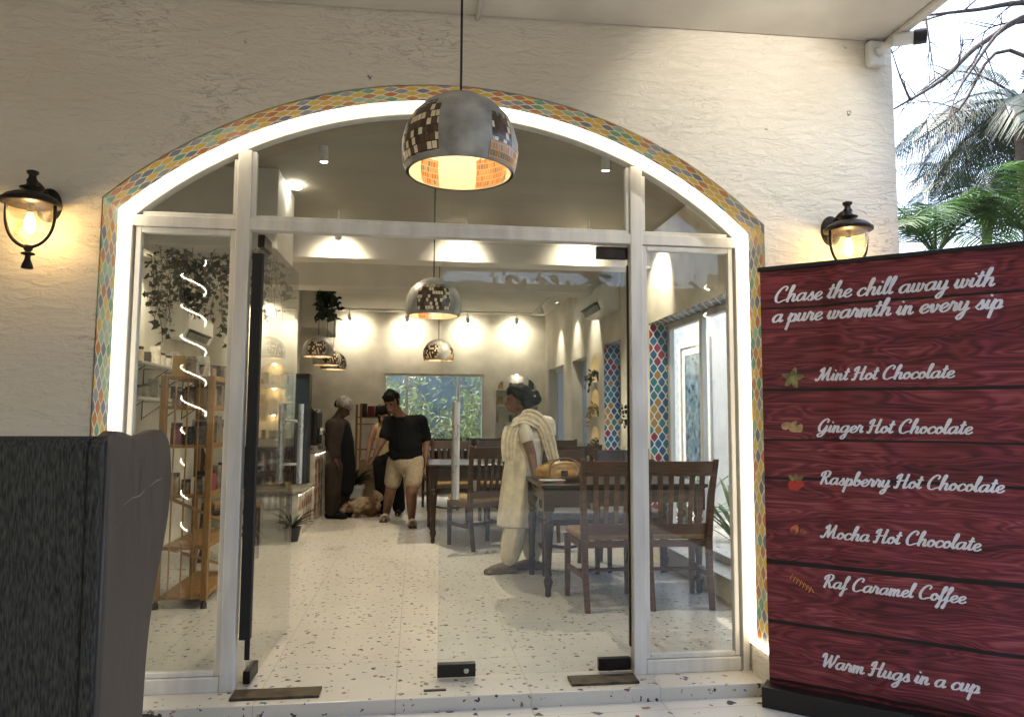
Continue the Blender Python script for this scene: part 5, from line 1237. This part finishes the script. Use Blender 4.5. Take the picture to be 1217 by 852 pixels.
for h, k, n in legs: sh_.capsule((n.x-.04, n.y+.02, .04), (n.x+.16, n.y-.08, .034), .048, .04)
fuse('shoes', sh_, 'blackcloth', st_, .01, 2)

# --- woman in cream kurta walking to the left beside the front table
wm = empty('person', (.79, 2.37, 0), 'woman in cream kurta with dark hair bun walking past the front table', 'person', 'people in the cafe')
sk = MB(); AXS = (.93, .37, 0)
at_ = head(sk, J(617, 476, 2.33), (-.92, .30, -.10), s=1.0)
nk = J(627, 493, 2.40); ch = J(630, 512, 2.40); pl = J(620, 568, 2.38)
chain(sk, [(at_(0, -.01, -.04), .05), (nk, .052), (ch, .10), (J(624, 540, 2.4), .09), (pl, .115)])
aN, eN, wN = J(621, 506, 2.28), J(632, 541, 2.24), J(636, 566, 2.12); aF, eF, wF = J(651, 503, 2.50), J(657, 528, 2.50), J(650, 548, 2.42)
for a, e, w in ((aN, eN, wN), (aF, eF, wF)): chain(sk, [(ch, .08), (a, .053), (e, .038), (w, .026)])
hand(sk, wN, wN+Vector((.01, -.06, -.055)), (1, 0, 0), .4, .95); hand(sk, wF, wF+Vector((-.03, -.02, -.07)), (0, -1, 0), .5, .95)
nA, nB = J(604, 668, 2.34), J(634, 664, 2.46); nA.z = nB.z = .075
hA, kA, hB, kB = J(613, 578, 2.36), J(613, 626, 2.34), J(625, 578, 2.44), J(630, 622, 2.46)
chain(sk, [(pl, .09), (hA, .07), (kA, .055), (nA, .036)]); chain(sk, [(pl, .09), (hB, .07), (kB, .055), (nB, .036)]); foot(sk, nA, (-1, -.15, 0), .95); foot(sk, nB, (-1, .1, 0), .95)
fuse('body', sk, 'skin', wm, .0075, 3); gap_eyes(at_, wm)
hr = MB(); hr.capsule(at_(0, -.035, .045), at_(0, .03, .075), .084, .068, 16); hr.capsule(at_(0, -.05, .0), at_(0, -.06, -.02), .07, .06)
for q in (-1, 1): hr.capsule(at_(.055*q, .02, .06), at_(.07*q, -.02, .01), .03, .022)
hr.ball(at_(0, -.125, .0), (.058, .055, .055)); hr.ball(at_(0, -.14, .035), (.035, .035, .035)); fuse('hair', hr, 'hair', wm, .007, 2, .015)
MB().tube([at_(-.05, -.135, .02), at_(0, -.165, .03), at_(.05, -.135, .02)], .009, 8).build('hair_clip', 'cream', wm, True)
def row(px, py, hw, dep, Y=2.40): c = J(px, py, Y); return (c, hw*(Y+3.478)/860.0*1.0, dep, AXS)
ku = MB()
chain(ku, [(J(628, 499, 2.40), .095), (J(629, 516, 2.40), .125), (J(624, 540, 2.40), .118)])
chain(ku, [(J(618, 504, 2.34), .07), (J(648, 503, 2.47), .068)])
for a, e in ((aN, eN), (aF, eF)): chain(ku, [(a, .062), (a.lerp(e, .42), .056)])
fuse('kurta_bodice', ku, 'kurta', wm, .009, 4)
lo_ = loft([row(627, 520, 22, .13), row(623, 540, 22.5, .135), row(620, 562, 22.5, .145), row(617.5, 585, 23, .155), row(616, 607, 24, .165), row(615, 625, 25, .17)], 44, .06, 6)
lo_.build('kurta_skirt', 'kurta', wm, True, smooth=True, solid=.004, sub=1)
sl = MB()
for h, k, n in ((hA, kA, nA), (hB, kB, nB)): chain(sl, [(h, .085), (k, .098), (k.lerp(n, .5), .092), (k.lerp(n, .75), .08), (n+Vector((0, 0, .03)), .056)])
fuse('salwar', sl, 'kurta', wm, .009, 4)
def drape(P, widths, across, seed=0):
    mb = MB(); n = 12; vs = []
    for i, (p, w, a) in enumerate(zip(P, widths, across)):
        a = Vector(a).normalized(); t = (P[min(i+1, len(P)-1)]-P[max(i-1, 0)]).normalized(); nn = t.cross(a)
        for j in range(n+1):
            q = j/n-.5; vs.append(p+a*w*q+nn*(.010*math.sin(j*1.9+seed+i*.12)+.006*math.sin(j*3.7+i*.2)))
    fs = [(i*(n+1)+j, i*(n+1)+j+1, (i+1)*(n+1)+j+1, (i+1)*(n+1)+j) for i in range(len(P)-1) for j in range(n)]
    return mb.add(vs, fs)
P = cat_rom([J(604, 548, 2.20), J(604, 525, 2.20), J(610, 504, 2.22), J(623, 494, 2.25), J(637, 498, 2.28), J(648, 510, 2.30), J(655, 535, 2.32), J(661, 556, 2.33)], 3); m = len(P)
drape(P, [.10+.05*math.sin(PI*i/(m-1)) for i in range(m)], [(.8, .3, .1) if i < m*.3 else (.45, .35, .8) if i < m*.62 else (.9, .3, .1) for i in range(m)]).build('dupatta', 'dupatta', wm, True, smooth=True, solid=.006, sub=2)
sh_ = MB()
for n, d in ((nA, Vector((-1, -.15, 0))), (nB, Vector((-1, .1, 0)))):
    d.normalize(); b0 = Vector((n.x, n.y, 0)); x = d.cross(Vector((0, 0, 1)))
    for q in (-1, 0, 1): sh_.capsule(b0+x*.018*q+Vector((0, 0, .018))-d*.055, b0+x*.022*q+Vector((0, 0, .016))+d*(.185-.018*abs(q)), .018, .016)
    sh_.capsule(b0+d*.02+Vector((0, 0, .05)), b0+d*.13+Vector((0, 0, .032)), .044, .036); sh_.capsule(b0-d*.045+Vector((0, 0, .035)), b0+Vector((0, 0, .045)), .032, .036)
fuse('shoes', sh_, 'shoe', wm, .007, 2)

# --- small long haired dog
dg = empty('dog', (J(430, 612, 5.8).x, 5.8, 0), 'small shaggy brown and white dog standing between the staff member and the man', 'dog')
db = MB(); D = 5.8
chain(db, [(J(424, 601, D), .105), (J(433, 601, D), .11), (J(443, 602, D+.05), .10)])
chain(db, [(J(424, 600, D), .085), (J(417, 600, D-.03), .075)]); hc = J(414, 602, D-.05)
chain(db, [(hc, .075), (hc+Vector((-.05, -.03, -.025)), .042), (hc+Vector((-.085, -.04, -.035)), .026)])
for s in (-1, 1): chain(db, [(hc+Vector((.02, .055*s, .04)), .026), (hc+Vector((.02, .078*s, -.04)), .03)])
for px, y0 in ((424, -.06), (426, .06)):
    p = J(px, 606, D+y0); chain(db, [(p, .05), ((p.x, p.y, .10), .038), ((p.x-.01, p.y, .03), .036), ((p.x-.03, p.y, .028), .03)])
for px, y0 in ((441, -.06), (444, .06)):
    p = J(px, 604, D+.05+y0); chain(db, [(p, .07), ((p.x-.02, p.y, .14), .05), ((p.x+.03, p.y, .085), .034), ((p.x+.01, p.y, .03), .034), ((p.x-.02, p.y, .028), .03)])
tq = J(446, 598, D+.05); chain(db, [(tq, .05), (tq+Vector((.05, 0, .08)), .045), (tq+Vector((.0, 0, .13)), .035)])
fuse('body', db, 'dog', dg, .010, 1, .05)
MB().ball(hc+Vector((-.112, -.045, -.03)), .014, 8, 6).build('nose', 'hair', dg, True, smooth=True)

# ================================================================ OUTSIDE
# neighbour's wall with its framed glass door, seen through the side window
nb_ = empty('boundary_building', (4.2, 7, 0), 'white rough plastered neighbouring building with a framed patterned glass door', 'building')
def fx2(y, z, d): return (d, y, z)
wall_slab(3.3, 11.5, -.1, 3.4, [(5.95, 7.15, -.08, 2.38)], 4.0, 4.25, fx2).build('wall', 'whitewall', nb_, True)
fr = MB(); fr.box(3.97, 5.96, -.08, 4.05, 6.04, 2.37); fr.box(3.97, 7.06, -.08, 4.05, 7.14, 2.37); fr.box(3.97, 6.04, 2.29, 4.05, 7.06, 2.37)
dd = fr.build('door', 'alu', nb_, True, bevel=.004)
lf = MB(); lf.box(3.99, 6.06, -.05, 4.03, 6.17, 2.27); lf.box(3.99, 6.93, -.05, 4.03, 7.04, 2.27); lf.box(3.99, 6.17, 2.17, 4.03, 6.93, 2.27); lf.box(3.99, 6.17, -.05, 4.03, 6.93, .12); l_ = lf.build('door_leaf', 'alu', dd, True, bevel=.004)
box('door_pane', 'screen2', dd, 4.0, 6.17, .12, 4.015, 6.93, 2.17, 0)
struct(box('side_path', 'floor_out', None, 2.37, .5, -.12, 3.99, 11, -.07, 0))
def shrub(x, y, n, ln, w, mat, label, seed, group=None, z0=-.1):
    r = empty('garden_plant', (x, y, z0), label, 'plant', group); mb = MB(); blades(mb, (x, y, z0), n, ln, .7, w, random.Random(seed), 1.25); mb.build('leaves', mat, r, True, smooth=True)
shrub(3.4, 3.9, 40, 1.25, .05, 'leaf_br', 'arching green palm plant outside the tall side window, nearer one', 51, 'plants outside the side window'); shrub(3.3, 5.2, 44, 1.2, .04, 'leaf_br', 'bushy green plant outside the tall side window, farther one', 52, 'plants outside the side window')
# rear garden behind the back window
tag(box('garden_fence', 'bluewall', None, -3, 10.6, -.1, 4, 10.75, 2.1, 0), 'blue grey garden wall behind the rear window', 'fence')
r = empty('bamboo_bush', (.7, 9.6, -.1), 'bright leafy bamboo outside the rear window', 'bush'); lv = MB(); stt = MB(); rn = random.Random(8)
for k in range(52):
    x, y = rn.uniform(-.9, 1.9), rn.uniform(9.2, 10.2); h = rn.uniform(1.3, 2.5); tx, ty = rn.uniform(-.5, .5), rn.uniform(-.4, .3)
    P = [Vector((x+tx*t*t, y+ty*t*t, -.1+h*t)) for t in (0, .25, .5, .75, 1)]; stt.tube(P, .004, 5)
    for i in range(80):
        t = rn.uniform(.3, 1); c = Vector((x+tx*t*t, y+ty*t*t, -.1+h*t))+Vector((rn.gauss(0, .1), rn.gauss(0, .1), rn.gauss(0, .06)))
        d = Vector((rn.gauss(0, 1), rn.gauss(0, 1), rn.gauss(-.7, .5))).normalized(); s = d.cross(Vector((rn.gauss(0, 1), rn.gauss(0, 1), 1))).normalized(); L = rn.uniform(.10, .2)
        lv.add([c, c+d*L*.4-s*.013, c+d*L, c+d*L*.4+s*.013], [(0, 1, 2, 3)])
stt.build('stems', 'leaf_dry', r, True); lv.build('leaves', 'leaf_bam', r, True)

# palms on the right
def frond(mb, st, base, d, L, droop, n, ll, lw, rnd, hang=.5):
    d = Vector(d).normalized(); P = []
    for i in range(13):
        t = i/12; P.append(Vector(base)+d*L*t*(1-.12*t)+Vector((0, 0, -droop*L*t*t)))
    st.tube(P, [.02*(1-.85*i/12)*(L/2.4) for i in range(13)], 6)
    for i in range(n):
        t = .14+.85*i/n; j = min(11, int(t*12)); p = P[j].lerp(P[j+1], t*12-j); tg = (P[j+1]-P[j]).normalized()
        side = tg.cross(Vector((0, 0, 1))).normalized(); up = side.cross(tg)
        ln = ll*(math.sin(PI*min(1, t*.85+.12))**.7)*rnd.uniform(.85, 1.1)
        for s in (-1, 1):
            if rnd.random() < .04: continue
            e = (side*s*1.0+tg*.55+up*.15).normalized(); a = p+e*ln*.45+Vector((0, 0, -hang*ln*.10)); b = p+e*ln*.9+Vector((0, 0, -hang*ln*.55*rnd.uniform(.7, 1.3)))
            w = (tg*.8-e*tg.dot(e)).normalized()*lw
            mb.add([p-w*.3, p+w*.3, a+w*.5, b+w*.08, b-w*.08, a-w*.5], [(0, 1, 2, 5), (5, 2, 3, 4)])
def palm(name, base, crown, nfr, L, label, cat, seed, mat, elev=(-.2, .9), ll=.6, lw=.024, tr=.14, n=46, droop=.45, dirs=None, hang=.6):
    rn = random.Random(seed); r = empty(name, base, label, cat, 'palms beyond the terrace'); b, c = Vector(base), Vector(crown)
    MB().tube([b.lerp(c, t)+Vector((.05*math.sin(6*t), 0, 0)) for t in [i/12 for i in range(13)]], [tr*(1.25-.5*i/12) for i in range(13)], 12).build('trunk', 'trunk', r, True, smooth=True)
    lv, st = MB(), MB()
    for k in range(nfr):
        a = 2*PI*k/nfr*1.0+rn.uniform(-.25, .25); el = rn.uniform(*elev)
        frond(lv, st, c, (math.cos(a), math.sin(a), el), L*rn.uniform(.8, 1.1), droop*rn.uniform(.7, 1.3), n, ll, lw, rn, hang)
    st.build('frond_stalks', mat, r, True); lv.build('fronds', mat, r, True)
def ground_under(p): return (p.x, p.y, -.1)
c = at(1212, 118, 8.0); palm('coconut_palm', (c.x+.3, c.y, -.1), c, 18, 2.9, 'tall coconut palm with drooping grey green fronds at the right edge', 'palm tree', 61, 'leaf_palm', ll=.75, lw=.026, n=52, hang=1.2)
c = at(1172, 225, 13.0); palm('coconut_palm', ground_under(c), c, 17, 3.0, 'farther coconut palm behind the others, low in the sky', 'palm tree', 62, 'leaf_palm', ll=.8, lw=.03, n=44, hang=1.0)
c = at(1238, 165, 10.0); palm('coconut_palm', ground_under(c), c, 17, 3.1, 'coconut palm at the right edge behind the tallest one', 'palm tree', 66, 'leaf_palm', ll=.8, lw=.03, n=50, hang=1.1)
for i, (px, py, Y, s, lb) in enumerate(((1112, 305, 3.2, 63, 'bright feathery areca palm close behind the wall corner'), (1228, 285, 3.0, 64, 'bright feathery areca palm behind the right end of the banner'))):
    c = at(px, py, Y); palm('areca_palm', ground_under(c), c, 13, 1.65, lb, 'palm tree', s, 'leaf_br', elev=(.9, 2.6), ll=.46, lw=.019, tr=.05, n=26, droop=.55, hang=.5)
# bare tree
r = empty('bare_tree', (9.6, 4.5, -.1), 'leafless tree whose dark twigs cross the sky at the upper right', 'tree'); tb = MB(); rn = random.Random(17)
tk = [Vector((9.6, 4.5, -.1)), Vector((9.5, 4.5, 2.5)), Vector((9.3, 4.6, 5.0)), Vector((9.0, 4.7, 6.4))]; MB().tube(cat_rom(tk, 4), [.2-.011*i for i in range(13)], 12).build('trunk', 'bark', r, True, smooth=True)
def branch(P, r0):
    c = cat_rom(P, 5); tb.tube(c, [r0*(1-.8*i/(len(c)-1)) for i in range(len(c))], 6); return c
def twigs(c, r0, depth):
    for k in range(5 if depth else 6):
        i = rn.randrange(len(c)//4, len(c)-1); p = c[i]; d = (c[i+1]-c[i]).normalized()
        q = (d+Vector((rn.gauss(0, .6), rn.gauss(0, .6), rn.gauss(0, .6)))).normalized(); L = rn.uniform(.5, 1.1)*(1 if depth else .6)
        cc = branch([p, p+q*L*.5+Vector((0, 0, rn.uniform(-.06, .1))), p+q*L], r0*.5)
        if depth: twigs(cc, r0*.5, depth-1)
for P, r0 in (([tk[2], at(1240, 30, 4.3), at(1170, 50, 4.1), at(1120, 95, 4.0), at(1062, 130, 3.9)], .055), ([tk[3], at(1230, 5, 4.4), at(1160, 12, 4.2), at(1090, 20, 4.0)], .05), ([tk[2], at(1200, 60, 5.0), at(1140, 130, 5.0), at(1085, 170, 5.1)], .035), ([tk[3], at(1215, 20, 3.6), at(1150, 90, 3.5), at(1130, 130, 3.4)], .03), ([tk[3], Vector((9.5, 3, 8)), Vector((10.2, 2.2, 9))], .06)):
    twigs(branch(P, r0), r0*.55, 1)
tb.build('branches', 'bark', r, True, smooth=True)
# garden hedge, and an unseen one added behind the viewer to darken glass reflections
def hedge(x0, x1, y0, y1, h, n, seed, label):
    rn = random.Random(seed); mb = MB(); r = empty('hedge', ((x0+x1)/2, (y0+y1)/2, -.1), label, 'hedge')
    mb.box(x0+.25, y0+.25, -.1, x1-.25, y1-.25, h-.25)
    mb.build('core', 'hedge', r, True); lv = MB()
    for k in range(n):
        c = Vector((rn.uniform(x0, x1), rn.uniform(y0, y1), rn.uniform(-.1, h)+.15*math.sin(rn.uniform(0, 6)))); leafq(lv, c, rn.uniform(.14, .3), rn)
    lv.build('leaves', 'hedge', r, True)
hedge(-9, 9, -11.5, -9.5, 4.0, 6000, 71, 'tall unseen hedge added behind the viewer to darken the glass reflections'); hedge(5.5, 16, 9, 10.5, 2.6, 4200, 72, 'dark garden hedge below the palms on the right')
# light wrapped palm trunks behind the viewer
def wrapped(x, y, h, lean, label, z0=-.05):
    r = empty('wrapped_trunk', (x, y, -.1), label, 'palm trunk', 'trunks wrapped in light rope')
    MB().tube([(x+lean*t, y, -.1+h*t) for t in [i/8 for i in range(9)]], [.12-.02*i/8 for i in range(9)], 14).build('trunk', 'trunk', r, True, smooth=True)
    P = []; turns = h/.33
    for i in range(int(turns*16)):
        a = 2*PI*i/16; t = i/(turns*16); z = -.05+h*t
        if z >= z0: P.append((x+lean*t+.125*math.cos(a), y+.125*math.sin(a), z))
    MB().tube(P, .008, 6).build('light_rope', 'led2', r, True, smooth=True)
wrapped(-2.30, -4.6, 3.0, -.12, 'trunk wrapped in a glowing rope behind the viewer on the left, mirrored in the glass')
wrapped(3.38, -4.5, 3.0, .1, 'trunk wrapped in a glowing rope behind the viewer on the right, mirrored in the glass', 2.2)
